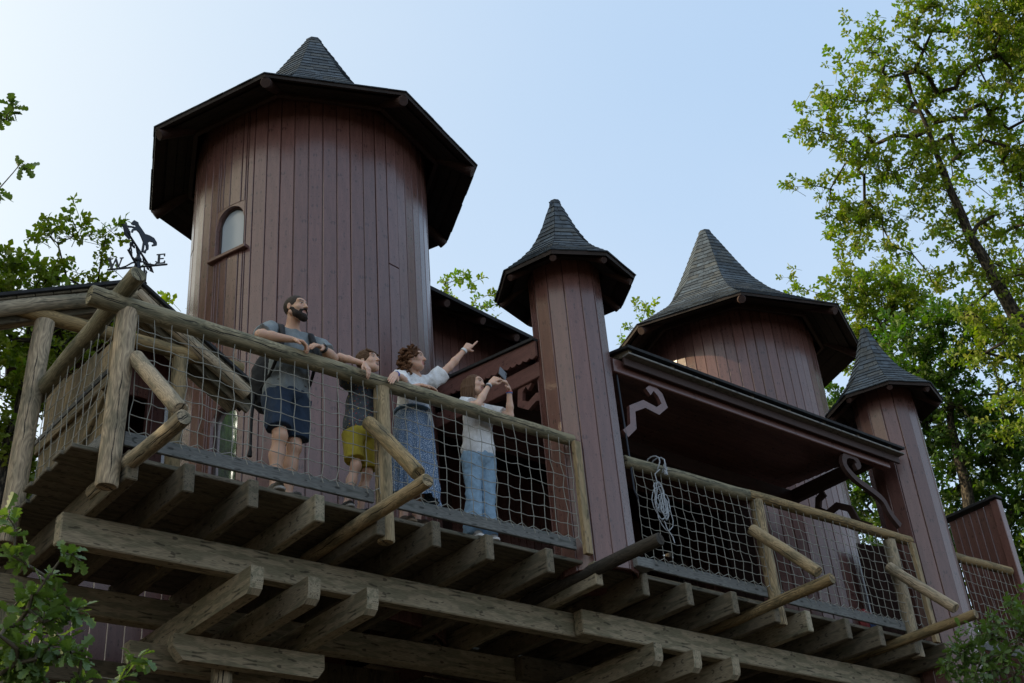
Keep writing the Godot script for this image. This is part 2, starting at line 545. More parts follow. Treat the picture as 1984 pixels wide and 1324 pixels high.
# ------------------------------------------------------------------ deck
func build_deck():
	var d := thing("timber_deck", "grey weathered timber deck on projecting joists carrying the castle", "deck", Vector3(5, 0, -1.2))
	# planks along x, left ends ragged
	var z := -0.13
	while z > -2.4:
		var cuts := [-0.2 + rng.randf_range(-0.07, 0.05), 3.1 + rng.randf_range(-0.5, 0.5), 6.6 + rng.randf_range(-0.5, 0.5), 10.35]
		for k in 3:
			var a := Vector3(cuts[k] + 0.003, DECK - 0.017 + rng.randf_range(-0.003, 0.003), z)
			var b := Vector3(cuts[k + 1] - 0.003, a.y, z)
			timber(d, "plank", a, b, 0.034, 0.135, pick("plank"), 0.006)
		z -= 0.142
	# joists under the planks; the front ends stick out past the deck
	var js := [0.135, 0.54, 1.04, 1.58, 2.11, 2.62, 3.16, 3.79, 4.36, 4.92, 5.48, 6.05, 6.62, 7.16, 7.73, 8.27, 8.86, 9.5, 10.1]
	for k in js.size():
		var x: float = js[k]
		var jz := 0.07 + rng.randf_range(-0.02, 0.03)
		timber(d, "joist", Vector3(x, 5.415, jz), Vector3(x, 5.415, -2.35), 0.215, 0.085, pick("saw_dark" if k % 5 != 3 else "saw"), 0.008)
	# front beam in two lengths, the second set forward; a back beam and a lower one
	timber(d, "beam", Vector3(-0.06, 5.197, -0.66), Vector3(4.86, 5.197, -0.66), 0.222, 0.12, pick("saw"), 0.01)
	timber(d, "beam", Vector3(4.6, 5.192, -0.53), Vector3(10.4, 5.192, -0.53), 0.226, 0.12, pick("saw"), 0.01)
	timber(d, "beam", Vector3(-0.6, 5.197, -1.95), Vector3(5.2, 5.197, -1.95), 0.222, 0.14, pick("saw"), 0.01)
	timber(d, "beam", Vector3(4.95, 5.19, -1.82), Vector3(10.4, 5.19, -1.82), 0.226, 0.12, pick("saw_dark"), 0.01)
	# bearers below, in groups of three, with rounded noses
	for x in [1.33, 1.81, 2.33, 5.42, 5.93, 6.46]:
		var o := Transform3D(Basis(Vector3(0, 0, -1), Vector3.UP, Vector3(1, 0, 0)), Vector3(x, 4.98, -0.38))
		var prof := PackedVector2Array([Vector2(0.0, 0.1), Vector2(0.0, -0.02), Vector2(0.015, -0.065), Vector2(0.06, -0.1), Vector2(2.2, -0.1), Vector2(2.2, 0.1)])
		put(d, "bearer", slab(prof, 0.105), pick("saw"), o)
	# pairs of cross timbers with chamfered noses clasping the posts
	for x in [1.18, 5.35]:
		for zz in [-1.46, -1.76]:
			var x0: float = x - (0.22 if zz < -1.5 else 0.0)
			var o2 := Transform3D(Basis.IDENTITY, Vector3(x0, 4.77, zz))
			var prof2 := PackedVector2Array([Vector2(0.0, 0.1), Vector2(0.0, 0.0), Vector2(0.09, -0.1), Vector2(1.28, -0.1), Vector2(1.34, -0.02), Vector2(1.34, 0.1)])
			put(d, "cross_timber", slab(prof2, 0.11), pick("saw"), o2)
		timber_log(d, "post", Vector3(x + 0.52, 0.0, -1.61), Vector3(x + 0.52, 4.85, -1.61), 0.085, pick("log"))
	timber_log(d, "post", Vector3(9.6, 0.0, -0.6), Vector3(9.6, 5.08, -0.6), 0.1, pick("log_green"))
	timber_log(d, "post", Vector3(0.1, 0.0, -1.95), Vector3(0.1, 5.08, -1.95), 0.1, pick("log_green"))
	timber_log(d, "low_log", Vector3(2.4, 4.42, -2.0), Vector3(9.5, 4.42, -2.0), 0.15, pick("log_dark"))
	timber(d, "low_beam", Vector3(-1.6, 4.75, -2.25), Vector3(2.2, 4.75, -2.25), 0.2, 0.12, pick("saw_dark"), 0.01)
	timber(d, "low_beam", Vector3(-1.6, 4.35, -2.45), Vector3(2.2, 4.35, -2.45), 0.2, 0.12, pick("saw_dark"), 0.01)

# ------------------------------------------------------------------ towers
# parts of a round wall that a hole cuts away: [angle0, angle1, y0, y1]
func wall_spans(t0: float, t1: float, y0: float, y1: float, holes: Array) -> Array:
	var ts := [t0, t1]
	for h in holes:
		for e in [h[0], h[1]]:
			if e > t0 + 0.004 and e < t1 - 0.004: ts.append(e)
	ts.sort()
	var out := []
	for k in ts.size() - 1:
		var mid: float = (ts[k] + ts[k + 1]) * 0.5
		var spans := [[y0, y1]]
		for h in holes:
			if mid > h[0] and mid < h[1]:
				var nx := []
				for s in spans:
					if h[3] <= s[0] or h[2] >= s[1]: nx.append(s)
					else:
						if h[2] > s[0]: nx.append([s[0], h[2]])
						if h[3] < s[1]: nx.append([h[3], s[1]])
				spans = nx
		for s in spans: out.append([ts[k], ts[k + 1], s[0], s[1]])
	return out

func ring_p(c: Vector3, r: float, t: float, y: float) -> Vector3:
	return Vector3(c.x + sin(t) * r, y, c.z + cos(t) * r)

func board_wall(o: Node3D, c: Vector3, R: float, y0: float, y1: float, nb: int, key: String, holes: Array, joint_y: float, t_off := 0.0):
	# dark sheathing behind the boards
	var m := MB.new()
	var seg := 48
	for k in seg:
		var t0 := -PI + TAU * k / seg
		for s in wall_spans(t0, -PI + TAU * (k + 1) / seg, y0, y1, holes):
			for rr in [R - 0.018, R - 0.05]:
				m.face([ring_p(c, rr, s[0], s[2]), ring_p(c, rr, s[1], s[2]), ring_p(c, rr, s[1], s[3]), ring_p(c, rr, s[0], s[3])], (ring_p(c, 1, (s[0] + s[1]) * 0.5, 0) - Vector3(c.x, 0, c.z)) * (1.0 if rr > R - 0.04 else -1.0))
	put(o, "sheathing", m.mesh(), SHADES["paint"][0])
	for k in nb:
		var t0 := -PI + TAU * k / nb + t_off
		var t1 := -PI + TAU * (k + 1) / nb + t_off
		var jy := joint_y + rng.randf_range(-0.6, 0.35)
		var dr := rng.randf_range(-0.003, 0.004)
		var mat: Material = pick(key)
		for s in wall_spans(t0, t1, y0, y1, holes):
			var cuts := [s[2], s[3]]
			if joint_y > 0.0 and rng.randf() < 0.16 and jy > s[2] + 0.3 and jy < s[3] - 0.3: cuts = [s[2], jy, s[3]]
			for q in cuts.size() - 1:
				var tm: float = (s[0] + s[1]) * 0.5
				var w: float = 2.0 * R * tan((s[1] - s[0]) * 0.5) - 0.008
				var rad := Vector3(sin(tm), 0, cos(tm))
				var zz := rad
				var xx := Vector3.UP
				var yy := zz.cross(xx)
				var rr := R - 0.011 + dr + (0.003 if q == 1 else 0.0)
				var pos := Vector3(c.x, (cuts[q] + cuts[q + 1]) * 0.5, c.z) + rad * rr
				var twist := Basis(Vector3.UP, rng.randf_range(-0.012, 0.012))
				put(o, "board", bevel_box(Vector3(snappedf(cuts[q + 1] - cuts[q] - 0.004, 0.005), snappedf(w, 0.001), 0.022), 0.005), mat if q == 0 else pick(key), Transform3D(twist * Basis(xx, yy, zz), pos))

# arched window let into a round wall
func arched_window(o: Node3D, c: Vector3, R: float, h: Array, glass: Material):
	var w := Node3D.new()
	w.name = numbered(o, "window")
	o.add_child(w)
	var m := MB.new()
	var pane := MB.new()
	var n := 14
	var half: float = (h[1] - h[0]) * 0.5
	var rad: float = half * R * 1.05
	var arch := func(t: float) -> float:
		var q: float = (t - (h[0] + h[1]) * 0.5) / half
		return h[3] - 0.012 - rad + rad * sqrt(maxf(0.0, 1.0 - q * q))
	var dep := 0.085
	for k in n:
		var a: float = lerpf(h[0], h[1], float(k) / n)
		var b: float = lerpf(h[0], h[1], float(k + 1) / n)
		var mid: float = (a + b) * 0.5
		var out := Vector3(sin(mid), 0, cos(mid))
		var ya: float = arch.call(a)
		var yb: float = arch.call(b)
		m.face([ring_p(c, R, a, ya), ring_p(c, R, b, yb), ring_p(c, R, b, h[3]), ring_p(c, R, a, h[3])], out)
		m.face([ring_p(c, R, a, ya), ring_p(c, R, b, yb), ring_p(c, R - dep, b, yb), ring_p(c, R - dep, a, ya)], Vector3.DOWN)
		pane.face([ring_p(c, R - dep * 0.75, a, h[2]), ring_p(c, R - dep * 0.75, b, h[2]), ring_p(c, R - dep * 0.75, b, yb + 0.01), ring_p(c, R - dep * 0.75, a, ya + 0.01)], Vector3(sin((h[0] + h[1]) * 0.5), 0, cos((h[0] + h[1]) * 0.5)))
	for e in [h[0], h[1]]:
		m.face([ring_p(c, R, e, h[2]), ring_p(c, R, e, h[3]), ring_p(c, R - dep, e, h[3]), ring_p(c, R - dep, e, h[2])], ring_p(c, 1, (h[0] + h[1]) * 0.5, 0) - ring_p(c, 1, e, 0))
	m.face([ring_p(c, R + 0.02, h[0], h[2]), ring_p(c, R + 0.02, h[1], h[2]), ring_p(c, R - dep, h[1], h[2]), ring_p(c, R - dep, h[0], h[2])], Vector3.UP)
	put(w, "frame", m.mesh(), pick("paint"))
	var ring := []
	ring.append(ring_p(c, R - dep * 0.66, h[0] + 0.005, h[2]))
	for k in n + 1:
		var q: float = lerpf(h[0] + 0.006, h[1] - 0.006, float(k) / n)
		ring.append(ring_p(c, R - dep * 0.66, q, arch.call(q) - 0.006))
	ring.append(ring_p(c, R - dep * 0.66, h[1] - 0.005, h[2]))
	put(w, "glazing_bead", tube(ring, _const(0.014, ring.size()), 6, false), SHADES["paint_dark"][1])
	put(w, "pane", pane.mesh(), glass)
	var tm: float = (h[0] + h[1]) * 0.5
	var a2 := ring_p(c, R + 0.02, h[0] - 0.05, h[2] - 0.02)
	var b2 := ring_p(c, R + 0.02, h[1] + 0.05, h[2] - 0.02)
	timber(w, "sill", a2, b2, 0.045, 0.09, pick("paint"), 0.006, Vector3.UP)

func oct_p(c: Vector3, r: float, k: float, rot: float, h: float) -> Vector3:
	var a := rot + k * PI / 4.0
	return Vector3(c.x - r * cos(a), c.y + h, c.z + r * sin(a))

# bell-cast eight-sided roof with shingles; c.y is the eave height; prof: hip radius and height
func bell_roof(o: Node3D, c: Vector3, prof: Array, rot: float, wall_r: float, course: float, tab: float, rafter_r: float) -> Node3D:
	var roof := Node3D.new()
	roof.name = numbered(o, "roof")
	o.add_child(roof)
	# deck of the roof, with thickness
	var m := MB.new()
	for k in 8:
		for i in prof.size() - 1:
			var p: Vector2 = prof[i]
			var q: Vector2 = prof[i + 1]
			var out := (oct_p(c, 1, k + 0.5, rot, 0) - c) + Vector3(0, 0.5, 0)
			m.face([oct_p(c, p.x, k, rot, p.y), oct_p(c, p.x, k + 1, rot, p.y), oct_p(c, q.x, k + 1, rot, q.y), oct_p(c, q.x, k, rot, q.y)], out)
			m.face([oct_p(c, p.x - 0.01, k, rot, p.y - 0.045), oct_p(c, p.x - 0.01, k + 1, rot, p.y - 0.045), oct_p(c, maxf(q.x - 0.03, 0.0), k + 1, rot, q.y - 0.045), oct_p(c, maxf(q.x - 0.03, 0.0), k, rot, q.y - 0.045)], -out)
		var e: Vector2 = prof[0]
		m.face([oct_p(c, e.x, k, rot, e.y), oct_p(c, e.x, k + 1, rot, e.y), oct_p(c, e.x - 0.01, k + 1, rot, e.y - 0.045), oct_p(c, e.x - 0.01, k, rot, e.y - 0.045)], oct_p(c, 1, k + 0.5, rot, 0) - c)
	var top: Vector2 = prof[prof.size() - 1]
	var cap := []
	for k in 8: cap.append(oct_p(c, top.x, k, rot, top.y))
	m.face(cap, Vector3.UP)
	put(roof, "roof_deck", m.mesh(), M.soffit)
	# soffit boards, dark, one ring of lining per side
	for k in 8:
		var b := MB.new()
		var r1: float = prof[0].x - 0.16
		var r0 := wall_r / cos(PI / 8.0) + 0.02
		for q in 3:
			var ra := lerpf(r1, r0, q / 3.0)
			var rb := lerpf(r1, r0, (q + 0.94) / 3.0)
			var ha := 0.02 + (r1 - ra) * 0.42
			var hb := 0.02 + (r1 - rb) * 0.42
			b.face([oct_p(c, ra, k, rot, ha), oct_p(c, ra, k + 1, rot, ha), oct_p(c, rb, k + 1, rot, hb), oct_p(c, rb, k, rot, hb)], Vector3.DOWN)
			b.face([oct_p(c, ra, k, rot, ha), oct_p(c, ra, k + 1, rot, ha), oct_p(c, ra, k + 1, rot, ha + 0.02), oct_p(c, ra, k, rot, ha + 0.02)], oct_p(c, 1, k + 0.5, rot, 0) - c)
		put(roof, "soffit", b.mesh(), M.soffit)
	# wall plate under the soffit and hip rafters with rounded ends
	for k in 8:
		var rp := wall_r / cos(PI / 8.0) + 0.05
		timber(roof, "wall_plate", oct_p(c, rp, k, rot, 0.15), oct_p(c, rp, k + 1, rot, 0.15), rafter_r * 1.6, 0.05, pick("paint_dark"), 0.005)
		timber_log(roof, "rafter", oct_p(c, prof[0].x - 0.05, k, rot, -0.045 - rafter_r * 0.8), oct_p(c, wall_r - 0.05, k, rot, 0.55 * (prof[0].x - wall_r)), rafter_r, pick("paint_dark"))
	# shingles: the faces that look to the camera singly, the rest joined
	var lens := [0.0]
	for i in prof.size() - 1: lens.append(lens[i] + (prof[i + 1] - prof[i]).length())
	var total: float = lens[lens.size() - 1]
	var at := func(s: float) -> Vector2:
		s = clampf(s, 0.0, total)
		for i in prof.size() - 1:
			if s <= lens[i + 1]: return (prof[i] as Vector2).lerp(prof[i + 1], (s - lens[i]) / (lens[i + 1] - lens[i]))
		return prof[prof.size() - 1]
	var order := range(8)
	order.sort_custom(func(a, b): return (oct_p(c, 1, a + 0.5, rot, 0) - c).dot(CAM - c) > (oct_p(c, 1, b + 0.5, rot, 0) - c).dot(CAM - c))
	var made := 0
	var rest := MB.new()
	for k in order:
		var apo := (oct_p(c, 1, k + 0.5, rot, 0) - c)
		apo = apo.normalized()
		var tan_ := (oct_p(c, 1, k + 1, rot, 0) - oct_p(c, 1, k, rot, 0)).normalized()
		var s := -0.012
		var row := 0
		while s < total - course * 0.4:
			var lo: Vector2 = at.call(s)
			var hi: Vector2 = at.call(s + course * 1.12)
			if s < 0.0: lo = prof[0] + (prof[0] - prof[1]).normalized() * 0.012
			var dirv := (hi - lo).normalized()
			var up2 := Vector2(dirv.y, -dirv.x)     # outward in (radius, height)
			if up2.y < 0: up2 = -up2
			var hw := lo.x * sin(PI / 8.0)
			var n := maxi(1, int(round(2.0 * hw / tab)))
			var edges := [-1.0]
			var sh := (0.5 if row % 2 else 0.0) + rng.randf_range(-0.12, 0.12)
			for i in range(0, n + 1):
				var e := -1.0 + 2.0 * (i + sh) / n
				if e > -1.0 + 0.4 / n and e < 1.0 - 0.4 / n: edges.append(e)
			edges.append(1.0)
			for i in edges.size() - 1:
				var mm := MB.new()
				var g := 0.0022 / maxf(hw, 0.02)
				var ea: float = edges[i] + (g if i > 0 else 0.0)
				var eb: float = edges[i + 1] - (g if i < edges.size() - 2 else 0.0)
				var lift := 0.011 + rng.randf_range(0.0, 0.004)
				var drop := rng.randf_range(-0.004, 0.006)
				var pp := func(p: Vector2, e: float, l: float) -> Vector3:
					var rr := p.x + up2.x * l
					return c + apo * rr * cos(PI / 8.0) + tan_ * e * maxf(p.x, 0.004) * sin(PI / 8.0) + Vector3(0, p.y + up2.y * l, 0)
				var l2 := lo - dirv * drop
				var a0: Vector3 = pp.call(l2, ea, lift)
				var a1: Vector3 = pp.call(l2, eb, lift)
				var b0: Vector3 = pp.call(hi, ea, 0.003)
				var b1: Vector3 = pp.call(hi, eb, 0.003)
				var d0: Vector3 = pp.call(l2, ea, 0.001)
				var d1: Vector3 = pp.call(l2, eb, 0.001)
				var outn := apo + Vector3(0, 0.6, 0)
				mm.face([a0, a1, b1, b0], outn)
				mm.face([d0, d1, a1, a0], apo - Vector3(0, 1.0, 0))
				mm.face([d0, a0, b0], -tan_)
				mm.face([d1, a1, b1], tan_)
				if made < 296:
					put(roof, "shingle", mm.mesh(), pick("shingle"))
					made += 1
				else: rest.append_arrays(mm)
			s += course
			row += 1
	if rest.v.size() > 0:
		var r := put(roof, "far_shingles", rest.mesh(), SHADES["shingle"][2])
		r.set_meta("kind", "stuff")
	# lead cap on the top
	var tp := c + Vector3(0, top.y, 0)
	put(roof, "ridge_cap", tube([tp - Vector3(0, 0.06, 0), tp + Vector3(0, 0.01, 0), tp + Vector3(0, 0.03, 0)], [top.x + 0.025, top.x + 0.018, top.x * 0.4], 8), SHADES["shingle"][1])
	return roof

const BIG_PROF := [Vector2(2.0, 0), Vector2(1.70, 0.22), Vector2(1.28, 0.55), Vector2(0.96, 0.86), Vector2(0.70, 1.22), Vector2(0.465, 1.68), Vector2(0.25, 2.13), Vector2(0.085, 2.47)]
const SMALL_PROF := [Vector2(0.72, 0), Vector2(0.51, 0.2), Vector2(0.36, 0.38), Vector2(0.27, 0.54), Vector2(0.185, 0.71), Vector2(0.112, 0.91), Vector2(0.04, 1.09)]

func build_towers():
	var holes := [[deg_to_rad(-78.6), deg_to_rad(-62.0), 9.43, 10.05], [deg_to_rad(-75.0), deg_to_rad(-61.0), 6.72, 7.60]]
	var c1 := Vector3(3.287, 11.158, -2.981)
	var t1 := thing("round_tower", "tallest round maroon board tower behind the people, arched window high on its left", "tower", Vector3(c1.x, 0, c1.z), "round castle towers")
	board_wall(t1, c1, 1.355, 5.38, 11.62, 56, "paint", holes, 9.6)
	arched_window(t1, c1, 1.355, holes[0], M.pale_pane)
	arched_window(t1, c1, 1.355, holes[1], M.glass)
	bell_roof(t1, c1, BIG_PROF.map(func(p): return Vector2(p.x * (1.0 if p.x > 1.5 else 1.07), p.y * 0.965)), -0.005, 1.355, 0.105, 0.2, 0.062)
	var c2 := Vector3(10.926, 11.158, -3.248)
	var t2 := thing("round_tower", "second round maroon board tower, wide bell roof rising behind the porch gutter", "tower", Vector3(c2.x, 0, c2.z), "round castle towers")
	board_wall(t2, c2, 1.31, 0.0, 11.62, 54, "paint", [], 0.0)
	var prof2 := BIG_PROF.map(func(p): return Vector2(p.x * 1.03, p.y * 1.02))
	bell_roof(t2, c2, prof2, 0.04, 1.31, 0.105, 0.2, 0.062)
	var u1 := Vector3(4.62, 8.609, -0.227)
	var a1 := thing("turret", "slender maroon turret at the middle of the railing, its shingle tip frayed", "turret", Vector3(u1.x, DECK, u1.z), "slender turrets")
	board_wall(a1, u1, 0.362, DECK - 0.09, 8.84, 14, "paint", [], 0.0, 0.1)
	bell_roof(a1, u1, SMALL_PROF, -0.108, 0.362, 0.085, 0.16, 0.035)
	# torn shingles at the tip
	for q in [[-0.06, 1.0, 0.5], [0.03, 1.03, 0.2], [0.1, 0.86, -0.4]]:
		put(a1, "loose_shingle", bevel_box(Vector3(0.06, 0.09, 0.008), 0.002), pick("shingle"), Transform3D(Basis(Vector3(0, 0, 1), q[2]), u1 + Vector3(q[0], q[1] + 0.02, 0.02)))
	var u2 := Vector3(9.905, 8.68, -0.208)
	var a2 := thing("turret", "slender maroon turret at the right end of the porch, before the trees", "turret", Vector3(u2.x, DECK, u2.z), "slender turrets")
	board_wall(a2, u2, 0.362, 0.0, 8.9, 14, "paint", [], 0.0, 0.22)
	bell_roof(a2, u2, SMALL_PROF.map(func(p): return Vector2(p.x, p.y * 1.04)), -0.062, 0.362, 0.085, 0.16, 0.035)
	for q in [Vector3(-0.05, 1.02, 0.05), Vector3(-0.045, 0.93, 0.075), Vector3(0.03, 0.97, 0.06)]:
		put(a2, "nail_head", tube([u2 + q, u2 + q + Vector3(0, 0.004, 0.012)], [0.007, 0.005], 6), M.steel)
	# the small far one on the left
	var u3 := Vector3(2.28, 9.72, -6.0)
	var a3 := thing("turret", "low dark turret with a slate blue bell roof seen through the left railing", "turret", Vector3(u3.x, 0, u3.z), "slender turrets")
	board_wall(a3, u3, 0.72, 0.0, 10.0, 22, "paint", [[-0.7, 0.2, 7.9, 9.1]], 0.0)
	bell_roof(a3, u3, [Vector2(1.4, 0), Vector2(1.1, 0.16), Vector2(0.8, 0.36), Vector2(0.55, 0.6), Vector2(0.32, 0.95), Vector2(0.08, 1.35)], 0.05, 0.72, 0.1, 0.2, 0.05)

# ------------------------------------------------------------------ porch
func build_porch():
	var o := thing("porch", "open maroon porch with a lean-to roof between the two slender turrets", "porch", Vector3(6.8, DECK, -1.0))
	var slope := 0.18
	var ry := func(z: float) -> float: return 7.86 + (0.15 - z) * slope
	# roof sheet and its felt
	for q in [[4.2, 4.34, -0.33, -0.617], [4.2, 5.0, -0.62, -2.55], [5.0, 6.47, 0.17, -2.55], [6.47, 7.94, 0.17, -2.55], [7.94, 9.5, 0.17, -2.55]]:
		var m := MB.new()
		var th := 0.03
		var a := Vector3(q[0], ry.call(q[2]), q[2])
		var b := Vector3(q[1] - 0.003, ry.call(q[2]), q[2])
		var c := Vector3(q[1] - 0.003, ry.call(q[3]), q[3])
		var d := Vector3(q[0], ry.call(q[3]), q[3])
		var dn := Vector3(0, -th, 0)
		m.face([a, b, c, d], Vector3.UP)
		m.face([a + dn, b + dn, c + dn, d + dn], Vector3.DOWN)
		m.face([a, b, b + dn, a + dn], Vector3(0, 0, 1))
		m.face([a, d, d + dn, a + dn], Vector3(-1, 0, 0))
		m.face([b, c, c + dn, b + dn], Vector3(1, 0, 0))
		put(o, "roof_sheet", m.mesh(), M.felt)
	# rafter ends between roof sheet and ledge
	for k in 8:
		var x := 5.07 + k * 0.60
		timber(o, "rafter", Vector3(x, ry.call(0.1) - 0.065, 0.12), Vector3(x, ry.call(-2.4) - 0.065, -2.4), 0.07, 0.05, pick("saw_dark"), 0.004)
	# ledge board with a pale worn edge, front beam
	timber(o, "ledge", Vector3(4.99, 7.755, 0.13), Vector3(9.45, 7.755, 0.13), 0.022, 0.10, M.ledge, 0.004)
	timber(o, "gutter_board", Vector3(4.99, 7.70, 0.09), Vector3(9.43, 7.70, 0.09), 0.09, 0.03, pick("paint_dark"), 0.004)
	timber(o, "front_beam", Vector3(4.9, 7.66, 0.0), Vector3(9.3, 7.66, 0.0), 0.15, 0.09, pick("paint"), 0.008)
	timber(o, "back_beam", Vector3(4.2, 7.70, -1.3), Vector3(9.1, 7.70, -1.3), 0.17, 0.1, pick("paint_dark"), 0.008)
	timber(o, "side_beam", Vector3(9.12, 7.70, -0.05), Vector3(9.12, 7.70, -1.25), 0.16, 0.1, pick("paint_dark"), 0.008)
	timber(o, "side_beam", Vector3(4.33, 7.63, -0.34), Vector3(4.33, 7.86, -2.3), 0.17, 0.09, pick("paint"), 0.008)
	# ceiling boards
	var z := -0.12
	while z > -2.4:
		timber(o, "ceiling_board", Vector3(4.30 if z < -0.6 else 4.96, 7.80 + (-z) * 0.06, z), Vector3(9.16, 7.80 + (-z) * 0.06, z), 0.018, 0.136, pick("paint"), 0.004)
		z -= 0.142
	# barge board with a scalloped lower edge
	var pts := PackedVector2Array()
	var L := 2.45
	pts.append(Vector2(0.48, 0.48 * slope))
	pts.append(Vector2(L, L * slope))
	var n := 20
	for k in range(n, -1, -1):
		var u := 0.48 + (L - 0.48) * k / n
		pts.append(Vector2(u, u * slope - 0.165))
		if k > 0:
			for q in [0.25, 0.5, 0.75]: pts.append(Vector2(u - (L - 0.48) / n * q, (u - (L - 0.48) / n * q) * slope - 0.165 - 0.025 * sin(PI * q)))
	put(o, "barge_board", slab(pts, 0.025), pick("paint"), Transform3D(Basis(Vector3(0, 0, -1), Vector3.UP, Vector3(1, 0, 0)), Vector3(4.24, ry.call(0.15) - 0.035, 0.15)))
	# sawn zigzag brackets
	var shp := [Vector2(4.96, 6.93), Vector2(5.08, 7.04), Vector2(5.10, 7.24), Vector2(5.28, 7.34), Vector2(5.46, 7.31), Vector2(5.57, 7.40), Vector2(5.53, 7.51), Vector2(5.44, 7.575), Vector2(5.36, 7.50)]
	var kp := band(shp, 0.085)
	put(o, "bracket", slab(kp, 0.04), pick("paint"), Transform3D(Basis.IDENTITY, Vector3(0, 0, 0.0)))
	var shp2 := [Vector2(0.14, 6.95), Vector2(0.32, 7.12), Vector2(0.35, 7.32), Vector2(0.47, 7.38), Vector2(0.60, 7.34), Vector2(0.72, 7.42), Vector2(0.70, 7.55), Vector2(0.60, 7.60), Vector2(0.55, 7.53)]
	put(o, "bracket", slab(band(shp2, 0.085), 0.04), pick("paint"), Transform3D(Basis(Vector3(0, 0, -1), Vector3.UP, Vector3(1, 0, 0)), Vector3(4.33, 0, 0)))
	put(o, "bracket", slab(band(smooth_path([Vector2(9.24, 6.86), Vector2(9.10, 6.99), Vector2(9.02, 7.13), Vector2(8.82, 7.22), Vector2(8.58, 7.30), Vector2(8.43, 7.43), Vector2(8.48, 7.56), Vector2(8.64, 7.58), Vector2(8.70, 7.50), Vector2(8.63, 7.455)]), 0.075), 0.05), pick("paint_dark"))
	var sh4 := []
	for p in [Vector2(0.2, 6.95), Vector2(0.36, 7.06), Vector2(0.42, 7.26), Vector2(0.58, 7.36), Vector2(0.74, 7.32), Vector2(0.86, 7.42), Vector2(0.82, 7.54), Vector2(0.72, 7.58)]: sh4.append(p)
	put(o, "bracket", slab(band(sh4, 0.085), 0.04), pick("paint_dark"), Transform3D(Basis(Vector3(0, 0, -1), Vector3.UP, Vector3(1, 0, 0)), Vector3(9.14, 0, -0.1)))

# a path rounded through its points
func smooth_path(path: Array) -> Array:
	var out := []
	for i in path.size() - 1:
		var a: Vector2 = path[maxi(i - 1, 0)]
		var b: Vector2 = path[i]
		var c: Vector2 = path[i + 1]
		var d: Vector2 = path[mini(i + 2, path.size() - 1)]
		for k in 4: out.append(b.cubic_interpolate(c, a, d, k / 4.0))
	out.append(path[path.size() - 1])
	return out

func board_panel(o: Node3D, called: String, a: Vector3, b: Vector3, y0: float, ya: float, yb: float, w: float, key: String, gap := 0.004, th := 0.022):
	var n := int((Vector2(b.x, b.z) - Vector2(a.x, a.z)).length() / w)
	var d := (b - a) / n
	for k in n:
		var top := lerpf(ya, yb, (k + 0.5) / n)
		var p := a + d * (k + 0.5)
		var xx := Vector3.UP
		var yy := d.normalized()
		var zz := xx.cross(yy)
		put(o, called, bevel_box(Vector3(snappedf(top - y0, 0.01), snappedf(d.length() - gap, 0.001), th), 0.004), pick(key), Transform3D(Basis(xx, yy, zz), Vector3(p.x, (y0 + top) * 0.5, p.z) + zz * rng.randf_range(-0.002, 0.002)))

